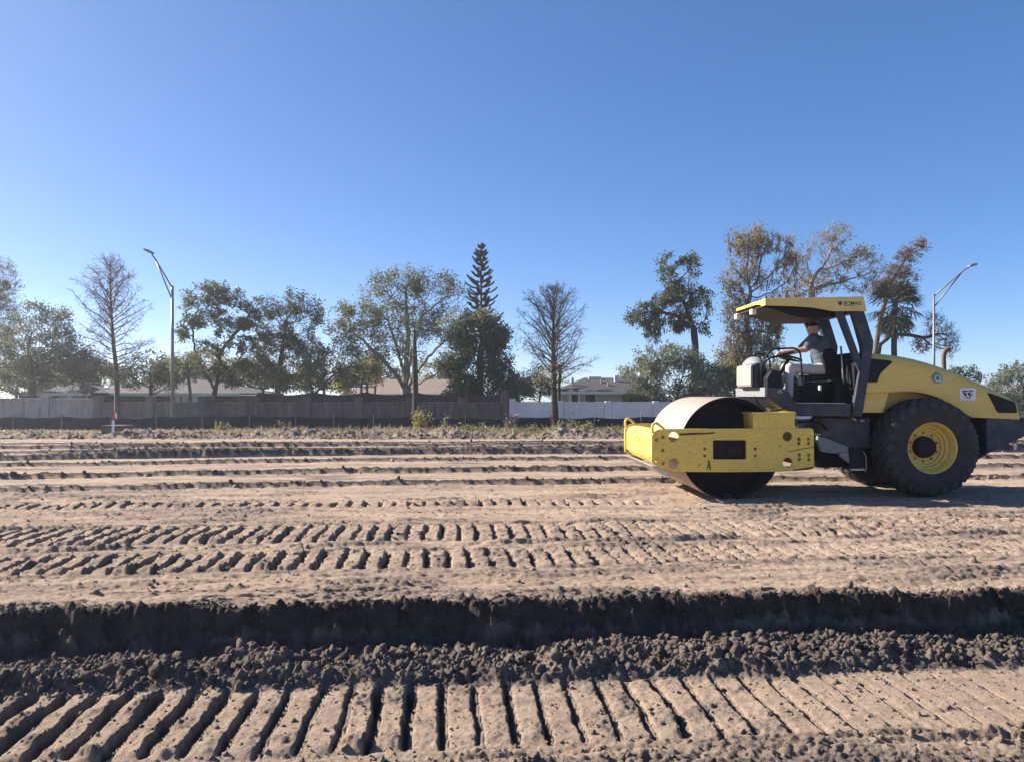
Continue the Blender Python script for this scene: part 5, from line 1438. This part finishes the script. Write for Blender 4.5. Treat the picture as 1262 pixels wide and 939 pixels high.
# ---- bare cypresses in front of the wall
def cypress(label, D, trunk, prof, nprim=64, rb=0.14, low_py=470, elev=(0.55, 0.95), bark='bark', rt=0.0055):
    """straight leader, rising limbs, fine forked twigs; prof gives the half width (px) of the crown at each row"""
    tr = [np.array(W(a, b, D)) for a, b in trunk]
    tr[0][2] = gz(tr[0][0], D) - 0.05
    root = empty('bare_cypress', tuple(tr[0] + np.array([0, 0, 0.05]))); tag(root, label, 'tree', 'bare cypress trees by the silt fence')
    o = np.array(root.location)
    pth = smooth_path([Vector(p - o) for p in tr], 6)
    zt = pth[-1].z; z0 = pth[0].z
    tube('trunk', pth, [max(0.012, rb * (1 - ((p.z - z0) / (zt - z0))) ** 0.85 * (1.25 if p.z - z0 < 0.3 else 1)) for p in pth], MT[bark], root, 9)
    zs = np.array([p.z for p in pth]); xs = np.array([p.x for p in pth])
    pz = np.array([wz(a, D) for a, _ in prof])[::-1] - o[2]; ph = np.array([h for _, h in prof])[::-1] * D / FPX
    zl = wz(low_py, D) - o[2]
    S0, S1, A0, A1 = [], [], [], []
    def seg(a, b, ra, rb_): S0.append(a); S1.append(b); A0.append(ra); A1.append(rb_)
    tipsP = []
    for k in range(nprim):
        f = ((k + RNG.uniform(0, 1)) / nprim) ** 0.9
        zb = zl + (zt - zl) * f * 0.97
        az = k * 2.39996 + RNG.uniform(-.4, .4)
        el = elev[0] + (elev[1] - elev[0]) * f + RNG.uniform(-.14, .14)
        # reach until the limb leaves the crown outline
        Lb = 0.25
        while Lb < 4 and zb + Lb * math.sin(el) < zt + 0.1 and Lb * math.cos(el) < np.interp(zb + Lb * math.sin(el), pz, ph): Lb += 0.06
        Lb *= RNG.uniform(0.72, 1.05)
        p = np.array([np.interp(zb, zs, xs), 0, zb]); d = np.array([math.cos(az) * math.cos(el), math.sin(az) * math.cos(el), math.sin(el)])
        n = max(4, int(Lb / 0.16)); r = 0.010 + 0.016 * Lb / 2
        for i in range(n):
            d = d + 0.09 * RNG.normal(size=3) + np.array([0, 0, 0.02]); d /= np.linalg.norm(d)
            q = p + d * Lb / n; f0, f1 = i / n, (i + 1) / n
            seg(p, q, r * (1 - f0) + rt, r * (1 - f1) + rt)
            if i > 0:
                for _ in range(2):
                    sd = d * 0.75 + 0.75 * RNG.normal(size=3) + np.array([0, 0, 0.12]); sd /= np.linalg.norm(sd)
                    sl = (0.16 + 0.34 * (1 - f0) * min(1, Lb)) * RNG.uniform(0.6, 1.3); a = q; m = 3
                    for j in range(m):
                        sd = sd + 0.20 * RNG.normal(size=3); sd /= np.linalg.norm(sd)
                        b = a + sd * sl / m
                        seg(a, b, rt * (1.25 - 0.25 * j), rt * (1.0 - 0.2 * j))
                        for _2 in range(2):
                            td = sd + 0.8 * RNG.normal(size=3); td /= np.linalg.norm(td)
                            seg(b, b + td * RNG.uniform(0.07, 0.20), rt * 0.7, rt * 0.45)
                        a = b
                    tipsP.append(a)
            p = q
    V, F = sticks(np.array(S0), np.array(S1), np.array(A0), np.array(A1), 3)
    obj('branches', np_mesh(V, F), MT[bark], root)
    return root
c1 = cypress('leafless cypress with a fine twig crown at left of the street lamp', 35.2, [(145.5, 520), (144.5, 490), (143, 455), (139.5, 420), (137, 380), (136, 345), (135.5, 322)],
     [(318, 8), (325, 22), (340, 38), (365, 46), (395, 48), (425, 48), (455, 42), (480, 30), (490, 12)], 74, 0.15, 472, (0.25, 0.95))
add_leaves(c1, [(122, 345, 16, 12), (140, 338, 22, 10), (156, 352, 14, 10), (110, 368, 10, 10)], 35.2, 900, 0.028, 'olive', 'crown_tuft', clump=0.12)
c2 = cypress('leafless young cypress standing in front of the white wall', 32.6, [(684.5, 530), (683.5, 500), (682.5, 470), (682, 430), (682, 395), (683, 358)],
     [(352, 12), (360, 28), (375, 42), (400, 48), (430, 52), (455, 52), (475, 36), (485, 12)], 70, 0.17, 474, (0.5, 1.0), 'barkdark')
add_leaves(c2, [(665, 468, 14, 9), (682, 462, 16, 12), (694, 470, 12, 7)], 32.6, 500, 0.05, 'olive', 'low_leaves', clump=0.1)
s1 = tree('slender_tree', 'slim dark straight trunk in front of the concrete wall and the big oak', 35.3, [(511.5, 520), (512, 480), (511, 440), (511, 405)], [(511, 425, 20, 28), (508, 396, 16, 16)], 160, 0.2, 0.25, 1.2, rb=0.13, rt=0.007, per=3, size=0.05, leaf='dark', bark='barkdark', group='bare cypress trees by the silt fence')

# ---- left group
tree('leafless_tree', 'grey leafless tree top at the far left edge, taller than its neighbours', 47, [(-18, 520), (-14, 450), (-8, 400), (-4, 360)], [(-6, 350, 26, 34), (-12, 392, 34, 30)], 800, 0.2, 0.2, 1.5, rb=0.16, rt=0.008, per=5, size=0.05, leaf='grey', twigs=3)
tree('bushy_tree', 'wide grey-green tree at the far left behind the wall', 44, [(38, 520), (40, 470), (36, 440)], [(30, 430, 52, 42), (75, 440, 42, 34), (20, 465, 50, 24), (95, 460, 34, 26), (40, 398, 28, 26), (72, 400, 20, 18)], 900, 0.24, 0.32, 1.8, rb=0.2, leaf='grey', per=15, size=0.075, sig=0.17)
tree('bushy_tree', 'small round dark green tree between the cypress and the street lamp', 45, [(186, 520), (186, 480)], [(186, 455, 30, 24), (205, 462, 20, 22), (168, 465, 16, 16)], 380, 0.22, 0.3, 1.5, rb=0.12, leaf='dark', per=18, size=0.075, sig=0.15)
tree('gnarled_tree', 'gnarled tree with clumped dark leaves just right of the left street lamp', 43, [(268, 520), (264, 485), (272, 450), (268, 425)],
     [(238, 368, 20, 15), (262, 362, 12, 14), (282, 366, 24, 18), (300, 375, 16, 14), (312, 395, 14, 16), (252, 392, 26, 14), (285, 400, 24, 14), (232, 412, 12, 16), (305, 425, 20, 14), (262, 430, 26, 14), (245, 455, 24, 16), (290, 462, 30, 18), (318, 455, 16, 18)], 560, 0.2, 0.26, 1.6, rb=0.15, leaf='dark', per=15, size=0.08, sig=0.11, bark='barkdark', shell=0.2, bare=0.42, limbs=[[(268, 440), (282, 420, .4), (300, 400, .6), (312, 380, .7)], [(264, 480), (250, 455, -.5), (240, 430, -.6), (236, 400, -.6)], [(266, 475), (290, 450, .3), (308, 425, .5)]])
tree('small_tree', 'thin-trunked small tree in front of the grey-roofed house', 41, [(237, 520), (234, 480), (230, 455)], [(222, 445, 14, 10), (240, 440, 14, 10), (252, 450, 12, 10)], 150, 0.18, 0.24, 1.4, rb=0.09, leaf='olive', per=12, size=0.06)
tree('half_bare_tree', 'dark tree with bare twigs above leafy limbs, left of the big oak', 44, [(340, 520), (343, 470), (348, 430), (352, 400)],
     [(352, 385, 26, 16), (334, 380, 14, 12), (380, 388, 18, 16), (365, 372, 12, 12), (345, 415, 30, 18), (330, 445, 26, 20), (372, 425, 22, 20)], 560, 0.2, 0.25, 1.6, rb=0.16, leaf='dark', per=12, size=0.075, sig=0.13, bark='barkdark', twigs=3, tl=0.45, bare=0.45)
tree('leafy_bush', 'pale olive bush massed above the fence left of the brown roof', 43, [(385, 520), (385, 490)], [(372, 462, 28, 22), (405, 455, 32, 30), (440, 455, 24, 26), (345, 470, 20, 16), (425, 430, 22, 16)], 520, 0.24, 0.32, 1.7, rb=0.12, leaf='olive', per=17, size=0.075, sig=0.18, cat='bush')
tree('leafy_bush', 'bright yellow-green shrub glowing beside the brown roof', 47.5, [(462, 520), (462, 490)], [(462, 455, 12, 22), (420, 478, 16, 10)], 160, 0.22, 0.3, 1.5, rb=0.07, leaf='yellow', per=18, size=0.075, sig=0.16, cat='bush')
# ---- the spreading oak and its neighbours
oak = tree('spreading_oak', 'big spreading oak with pale limbs, the widest crown in the middle', 45, [(501, 520), (501, 490), (500, 478)],
     [(440, 385, 26, 22), (470, 355, 26, 20), (505, 348, 30, 18), (540, 355, 28, 20), (565, 368, 20, 20), (425, 410, 20, 18), (455, 415, 34, 20), (500, 390, 46, 24), (548, 398, 36, 24), (445, 440, 30, 16), (560, 425, 26, 20), (485, 425, 26, 14)], 1300, 0.24, 0.28, 2.2, rb=0.30, rt=0.008, leaf='oak', per=10, size=0.072, sig=0.17, bark='barkpale', twigs=2, shell=0.5,
     limbs=[[(499, 480), (488, 462, -.5), (470, 442, -.8), (452, 425, -1)], [(500, 480), (496, 455, .6), (488, 425, 1), (478, 395, 1.2)], [(501, 480), (504, 452, -.8), (512, 420, -1), (520, 390, -1)], [(502, 480), (512, 462, .5), (528, 440, 1), (548, 420, 1.5)], [(502, 482), (518, 472, -.6), (536, 462, -1), (556, 448, -1.2)], [(500, 478), (500, 450, 0), (503, 410, .3), (500, 375, .3)]])
add_leaves(oak, [(470, 372, 30, 20), (430, 395, 22, 20), (520, 360, 40, 16)], 45, 1500, 0.06, 'olive', 'crown_sprays', clump=0.16)
tree('dense_oak', 'dense dark green oak right of the big oak, below the conical pine', 42, [(592, 520), (592, 480), (590, 450)],
     [(592, 396, 22, 13), (570, 415, 22, 16), (605, 418, 22, 18), (585, 440, 28, 18), (618, 445, 14, 18), (560, 452, 20, 14), (600, 465, 26, 16), (622, 478, 14, 14), (570, 480, 26, 14), (605, 490, 26, 10)], 950, 0.22, 0.27, 1.8, rb=0.2, leaf='deep', per=22, size=0.080, bare=0.75, sig=0.18, bark='barkdark')
d_ = add_leaves(bpy.data.objects['dense_oak'], [(560, 398, 22, 12), (600, 392, 24, 10)], 41.5, 700, 0.06, 'olive', 'crown_sprays', clump=0.15)
tree('leafy_bush', 'rounded grey-green bush at the left end of the white wall', 42, [(640, 520), (640, 495)], [(637, 475, 20, 20), (622, 485, 16, 14), (648, 470, 10, 12)], 260, 0.2, 0.28, 1.4, rb=0.07, leaf='grey', per=20, size=0.07, sig=0.15, cat='bush')
tree('leafy_bush', 'yellowish bush behind the white wall, left of the leafless young cypress', 43, [(665, 520), (665, 495)], [(663, 470, 13, 20), (675, 480, 10, 14), (655, 485, 8, 10)], 200, 0.2, 0.28, 1.4, rb=0.06, leaf='olive', per=16, size=0.065, sig=0.14, cat='bush')
palm('feather_palm', 'small arching palm seen through the bare cypress behind the white wall', 46, 690, 520, 452, 1.9, nf=20, dead=2, pinnate=True, rb=0.10, leafk='olive')

# ---- conical pine
def norfolk(label, D, px, top_py, low_py, half_px):
    z0 = gz(wx(px, D), D); root = empty('conical_pine', (wx(px, D), D, z0)); tag(root, label, 'pine tree', 'trees along the far side')
    H = wz(top_py, D) - z0; zl = wz(low_py, D) - z0
    tube('trunk', [(0, 0, -0.05), (0, 0, H * 0.6), (0, 0, H)], [0.2, 0.10, 0.02], MT['barkdark'], root, 8)
    P0, P1, R0, R1, C, dirs = [], [], [], [], [], []
    z = H - 0.15; k = 0
    while z > zl - 2.0:
        t = (H - z) / (H - zl)
        Lb = half_px * D / FPX * min(1.25, (0.07 + 0.93 * t ** 0.75))
        nb = 6
        for j in range(nb):
            az = 2 * math.pi * (j + 0.37 * k) / nb + RNG.uniform(-.15, .15)
            d = np.array([math.cos(az), math.sin(az), 0]); L_ = Lb * RNG.uniform(0.55, 1.2); z_j = RNG.uniform(-0.09, 0.09)
            m = 7; pts = [np.array([0, 0, z + z_j]) + d * L_ * f + np.array([0, 0, L_ * (-0.10 * f + 0.42 * f ** 2.6)]) for f in np.linspace(0, 1, m)]
            for a, b in zip(pts[:-1], pts[1:]): P0.append(a); P1.append(b); R0.append(0.02); R1.append(0.016)
            for f in np.linspace(0.22, 1, int(7 + L_ * 16)):
                c = np.array([0, 0, z + z_j]) + d * L_ * f + np.array([0, 0, L_ * (-0.10 * f + 0.42 * f ** 2.6)])
                tang = d + np.array([0, 0, -0.1 + 1.05 * f ** 1.6])
                side = np.array([-d[1], d[0], 0])
                for s in (-1, 1, 0):
                    dd = tang * 0.7 + side * s * 0.75 + np.array([0, 0, 0.3])
                    for r in range(2): C.append(c + dd * 0.06 + RNG.normal(size=3) * 0.012); dirs.append(dd * 2.5)
        z -= 0.40 * (0.75 + 0.4 * t) * RNG.uniform(0.75, 1.25); k += 1
    V, F = sticks(np.array(P0), np.array(P1), np.array(R0), np.array(R1), 4)
    obj('branches', np_mesh(V, F), MT['barkdark'], root)
    C = np.array(C); obj('crown', leaves_me(C, 0.13, 0.045, RNG.uniform(0, 1, len(C)), np.array(dirs)), LF['pine'], root)
norfolk('conical pine with separate tiers of upturned branches rising above the dense oak', 52, 593, 303, 392, 25)

# ---- right group
t10 = tree('tall_tree', 'tall dark tree with clumped leaves and a long left limb, left of the roller canopy', 42, [(857, 520), (857, 470), (857, 430), (855, 405), (850, 392)],
     [(818, 325, 10, 10), (826, 345, 12, 16), (850, 322, 8, 10), (853, 342, 12, 14), (840, 365, 22, 16), (862, 370, 14, 18), (815, 370, 18, 10), (793, 378, 14, 8), (778, 392, 12, 7), (806, 398, 18, 14), (835, 395, 22, 14), (800, 420, 8, 16), (868, 400, 10, 14)], 620, 0.2, 0.23, 1.6, rb=0.19, leaf='dark', per=15, size=0.075, sig=0.11, bare=0.5, bark='barkdark', shell=0.2, limbs=[[(855, 405), (835, 390, -.4), (812, 383, -.6), (785, 388, -.6)], [(856, 410), (868, 396, .4), (876, 384, .6)], [(850, 392), (838, 362, .3), (824, 340, .4)]], extra=moss_extra(110, 'moss', 0.2, 0.8))
tree('leafy_bush', 'broad grey-green shrub mass behind the drum and the white wall end', 40, [(835, 520), (835, 495)], [(800, 462, 28, 26), (835, 455, 34, 28), (870, 470, 28, 26), (812, 488, 34, 18), (850, 492, 40, 16), (800, 440, 14, 12)], 900, 0.22, 0.3, 1.6, rb=0.10, leaf='grey', per=17, size=0.07, sig=0.16, cat='bush', bark='barkdark', droop=0.5)
tree('leafy_bush', 'dark green bush left of the operator platform, behind the drum', 41.5, [(885, 520), (885, 500)], [(878, 470, 18, 22), (895, 478, 16, 20), (862, 485, 14, 14)], 340, 0.2, 0.28, 1.4, rb=0.07, leaf='dark', per=20, size=0.07, sig=0.15, cat='bush')
tree('leafy_bush', 'small bright green bush over the white wall below the house eave', 39.2, [(785, 520), (785, 505)], [(786, 492, 16, 6), (778, 490, 8, 5)], 120, 0.16, 0.2, 1.2, rb=0.05, leaf='weed', per=16, size=0.05, sig=0.1, cat='bush')
tree('leafy_bush', 'pale olive bush in the gap between the tall dark tree and the mossy tree', 46, [(905, 520), (905, 500)], [(905, 455, 18, 24), (890, 445, 10, 16)], 260, 0.2, 0.28, 1.4, rb=0.07, leaf='olive', per=15, size=0.07, sig=0.16, cat='bush')
tree('far_tree', 'low olive tree line peeking over the dark house roof', 62, [(790, 520), (790, 490)], [(780, 462, 22, 10), (800, 455, 16, 12)], 260, 0.3, 0.4, 1.8, rb=0.12, leaf='olive', per=16, size=0.1, sig=0.2)
t11 = tree('mossy_tree', 'tall mossy tree with brown leaves above the front of the roller canopy', 44, [(928, 520), (926, 460), (922, 420), (920, 390), (925, 360)],
     [(905, 295, 14, 10), (930, 292, 22, 12), (955, 300, 22, 14), (920, 320, 24, 16), (970, 325, 18, 14), (905, 345, 18, 16), (934, 345, 16, 14), (968, 352, 14, 12), (908, 385, 20, 22), (948, 388, 22, 20), (915, 425, 26, 24), (945, 420, 22, 22)], 900, 0.22, 0.25, 1.8, rb=0.2, leaf='brown', per=5, size=0.065, sig=0.14, bark='bark', twigs=3, tl=0.3, extra=moss_extra(380, 'moss', 0.25, 0.9))
add_leaves(t11, [(908, 395, 18, 24), (925, 432, 30, 22), (900, 360, 10, 12)], 44, 2600, 0.07, 'deep', 'dark_foliage', clump=0.16)
add_leaves(t11, [(925, 300, 26, 12), (930, 340, 14, 14)], 44, 1000, 0.06, 'brown', 'brown_sprays', clump=0.14)
t12 = tree('half_bare_tree', 'open tree with thin brown foliage rising behind the middle of the canopy', 45, [(1008, 520), (1005, 440), (1002, 390), (1000, 350)],
     [(985, 318, 18, 12), (1012, 300, 18, 14), (1035, 290, 16, 12), (1030, 320, 22, 14), (1060, 318, 22, 16), (985, 345, 20, 16), (1020, 345, 26, 16), (1058, 350, 24, 14), (975, 370, 18, 16), (1075, 335, 14, 14)], 760, 0.22, 0.26, 1.9, rb=0.2, leaf='brown', per=5, size=0.06, sig=0.14, bark='barkpale', twigs=3, tl=0.35, extra=moss_extra(90, 'moss', 0.15, 0.6))
tree('leaning_tree', 'dead reddish limbs reaching up to the right over the fan palm', 46, [(1070, 520), (1078, 440), (1085, 390), (1098, 350), (1112, 325), (1124, 308)], [(1118, 315, 14, 10), (1105, 338, 16, 12), (1125, 338, 12, 6), (1090, 355, 16, 14), (1132, 303, 6, 8)], 260, 0.18, 0.22, 1.3, rb=0.15, leaf='rust', per=9, size=0.055, sig=0.1, bark='bark', twigs=3, tl=0.3)
palm('fan_palm', 'shaggy dark fan palm between the roller canopy and the right street lamp', 43.5, 1104, 520, 374, 1.85, nf=52, dead=26)
tree('drooping_limb_tree', 'low bare limb with rusty clump and fine twigs crossing the right street lamp', 44, [(1075, 520), (1078, 470), (1085, 425), (1100, 412), (1120, 413), (1135, 416)], [(1136, 425, 10, 10), (1160, 415, 18, 20), (1172, 425, 10, 16), (1150, 395, 12, 10)], 380, 0.17, 0.19, 1.3, rb=0.10, leaf='rust', per=1, size=0.05, sig=0.08, bark='barkdark', twigs=3, tl=0.3)
add_leaves(bpy.data.objects['drooping_limb_tree'], [(1135, 426, 11, 11)], 44, 420, 0.06, 'rust', 'rusty_clump', clump=0.08)['kind'] = 'stuff'
tree('far_tree', 'distant dark tree showing above the middle of the engine hood', 58, [(1185, 520), (1185, 490)], [(1178, 462, 10, 8), (1192, 460, 12, 8), (1205, 466, 8, 7)], 220, 0.26, 0.34, 1.8, rb=0.12, leaf='dark', per=16, size=0.09, sig=0.16)
tree('leafy_bush', 'grey-green bush mass at the right edge behind the engine hood', 52, [(1245, 520), (1245, 500)], [(1240, 478, 24, 16), (1262, 470, 24, 18), (1250, 498, 30, 16), (1275, 490, 24, 20)], 560, 0.24, 0.32, 1.7, rb=0.1, leaf='grey', per=17, size=0.075, sig=0.17, cat='bush')
tree('far_tree', 'sparse tree with dark sprigs in the sky at the right edge', 57, [(1262, 520), (1262, 480)], [(1250, 460, 22, 10), (1262, 452, 14, 8), (1230, 464, 10, 6)], 200, 0.28, 0.36, 1.8, rb=0.12, leaf='dark', per=10, size=0.085, sig=0.14)

# ---- more trees closing the gaps low behind the wall
for i, (px, d, l, lab) in enumerate(((-70, 50, 'grey', 'grey-green tree just outside the left edge'), (120, 58, 'olive', 'low olive tree far behind the cypress and the sunroom house'), (215, 60, 'grey', 'low grey-green tree far behind the left street lamp'), (20, 57, 'dark', 'low dark tree far behind the wide grey-green tree at far left'), (75, 60, 'grey', 'low grey tree far behind the sunroom house'), (275, 60, 'olive', 'low olive tree far behind the gnarled tree'), (400, 60, 'dark', 'low dark tree far behind the pale olive bush'), (460, 64, 'grey', 'low grey tree far behind the brown roof at its left end'), (320, 56, 'dark', 'low dark tree behind the gnarled tree and the fence'), (540, 62, 'olive', 'low olive tree far behind the brown roof'), (960, 56, 'olive', 'low olive tree far behind the steering wheel'), (1090, 58, 'grey', 'low grey-green tree far behind the roll-over frame'))):
    tree('far_tree', lab, d, [(px, 520), (px, 490)], [(px, 460, 34, 18), (px + 24, 468, 26, 14), (px - 26, 470, 26, 14)], 340, 0.3, 0.4, 1.8, rb=0.12, leaf=l, per=15, size=0.1, sig=0.2)

# ------------------------------------------------------------------ weeds
def grass_strip():
    n = 46000
    x = RNG.uniform(-25, 20, n); y = 29.3 + RNG.normal(size=n) * 1.6
    den = fbm((x * 0.5).astype(np.float32), (y * 0.7).astype(np.float32), 611, 3) + 0.30 * (x > -13) + 0.25 * (y > 29) 
    k = (den > RNG.uniform(-0.4, 0.6, n)) & (y < 32.9) & (y > 26.0)
    x, y = x[k], y[k]; n = len(x)
    z = ground_z(x, y)[0]
    h = np.clip(RNG.lognormal(math.log(0.095), 0.5, n), 0.03, 0.34) * (0.6 + 0.6 * (x > -12))
    base = np.stack([x, y, z - 0.01], 1)
    d = np.stack([RNG.normal(size=n) * 0.45, RNG.normal(size=n) * 0.45, np.ones(n)], 1); d /= np.linalg.norm(d, axis=1)[:, None]
    return base, d, h
def blades(base, d, h, wid):
    n = len(base)
    s = np.cross(d, RNG.normal(size=(n, 3))); s /= np.linalg.norm(s, axis=1)[:, None]
    tip = base + d * h[:, None] + np.stack([RNG.normal(size=n) * 0.2 * h, RNG.normal(size=n) * 0.2 * h, -0.1 * h], 1)
    mid = base + d * h[:, None] * 0.55
    V = np.stack([base, mid + s * wid, tip, mid - s * wid], 1).reshape(-1, 3)
    return V, np.arange(4 * n).reshape(n, 4)
def blade_obj(name, base, d, h, wid, leafk, parent=None, rnd=None):
    V, F = blades(base, d, h, wid)
    me = np_mesh(V, F); at = me.attributes.new('rnd', 'FLOAT', 'FACE'); at.data.foreach_set('value', (RNG.uniform(0, 1, len(me.polygons)) if rnd is None else rnd).astype(np.float32))
    return obj(name, me, LF[leafk], parent)
b_, d_, h_ = grass_strip()
gm = (fbm((b_[:, 0] * 0.35).astype(np.float32), (b_[:, 1] * 0.2).astype(np.float32), 620, 2) + 0.10 * (b_[:, 0] + 2) * 0.3 + 0.35 * RNG.normal(size=len(b_)) > 0.12)
g1 = blade_obj('dry_grass', b_[~gm], d_[~gm], h_[~gm], 0.014, 'straw'); tag(g1, 'dry straw-coloured grass and weeds on the spoil bank along the silt fence', 'grass', kind='stuff')
g2 = blade_obj('green_weeds', b_[gm], d_[gm], h_[gm], 0.016, 'weed'); tag(g2, 'green weeds growing among dry grass in front of the silt fence', 'weeds', kind='stuff')

def weed(name, label, px, d, h, n, leafk, stem='bark', spread=0.2, size=0.06, cat='weed'):
    x = wx(px, d); z = gz(x, d)
    r = empty(name, (x, d, z)); tag(r, label, cat, 'weeds along the silt fence')
    ns = max(3, n // 22)
    b0 = RNG.normal(size=(ns, 3)) * np.array([spread * .3, spread * .3, 0]); t0 = b0 + np.stack([RNG.normal(size=ns) * spread, RNG.normal(size=ns) * spread, h * RNG.uniform(0.6, 1.05, ns)], 1)
    V, F = sticks(b0, t0, np.full(ns, 0.010), np.full(ns, 0.005), 4); obj('stems', np_mesh(V, F), MT[stem], r)
    k = RNG.integers(0, ns, n); f = RNG.uniform(0.15, 1.0, n)[:, None]
    C = b0[k] * (1 - f) + t0[k] * f + RNG.normal(size=(n, 3)) * 0.06
    L_ = size * RNG.uniform(0.6, 1.3, n)
    obj('leaves', leaves_me(C, L_, L_ * 0.5, RNG.uniform(0, 1, n)), LF[leafk], r)
weed('leafy_weed', 'tall yellow-green leafy weed in front of the slim dark trunk', 514, 31.6, 0.80, 330, 'yellow', spread=0.26, size=0.065)
weed('leafy_weed', 'thin dark weed standing alone against the silt fence right of centre', 551, 32.2, 0.62, 60, 'grey', spread=0.07, size=0.05)
weed('leafy_weed', 'short thin weed left of the lone dark weed', 545, 32.2, 0.42, 40, 'grey', spread=0.07, size=0.05)
weed('dry_weed', 'dry grey drooping weed near the left end of the white wall', 627, 31.8, 0.62, 160, 'moss', spread=0.20, size=0.07)
weed('dry_weed', 'dry feathery stalks beside the bare cypress trunk, right of it', 703, 31.6, 0.75, 90, 'moss', spread=0.12, size=0.06)
weed('leafy_weed', 'low bright green clump right of the dark spoil heap', 717, 29.6, 0.34, 260, 'weed', spread=0.30, size=0.06)
weed('leafy_weed', 'low green clump beside the roller front, furthest right by the silt fence', 757, 29.8, 0.30, 260, 'weed', spread=0.36, size=0.06)
weed('leafy_weed', 'low green clump left of the bare cypress trunk', 658, 29.8, 0.28, 200, 'weed', spread=0.30, size=0.06)
weed('leafy_weed', 'green tuft on the spoil bank below the gnarled tree', 272, 31.2, 0.30, 160, 'olive', spread=0.22, size=0.06)
weed('dry_weed', 'small straw tuft on the bank left of centre by a fence stake', 357, 31.2, 0.34, 120, 'straw', spread=0.18, size=0.05)
weed('leafy_weed', 'wide green weed patch around the right of the slim dark trunk', 588, 30.2, 0.40, 300, 'olive', spread=0.40, size=0.06)

# ------------------------------------------------------------------ thin air volume added to imitate veiling lens glare
hz_bm = bmesh.new(); box_bm(hz_bm, -420, 420, -310, 330, -2.2, 14.0)
hm2 = bpy.data.materials.new('veil_volume'); hm2.use_nodes = True
hn = hm2.node_tree; hn.nodes.remove(hn.nodes['Principled BSDF'])
pv = hn.nodes.new('ShaderNodeVolumePrincipled')
pv.inputs['Color'].default_value = (0.93, 0.95, 1.0, 1)
pv.inputs['Density'].default_value = 0.0009
pv.inputs['Anisotropy'].default_value = 0.55
hn.links.new(pv.outputs[0], hn.nodes['Material Output'].inputs['Volume'])
glare_veil = obj('glare_veil', mesh_from(hz_bm), hm2)
tag(glare_veil, 'thin pale veil over the whole site, added to imitate lens glare', 'glare_veil', kind='stuff')
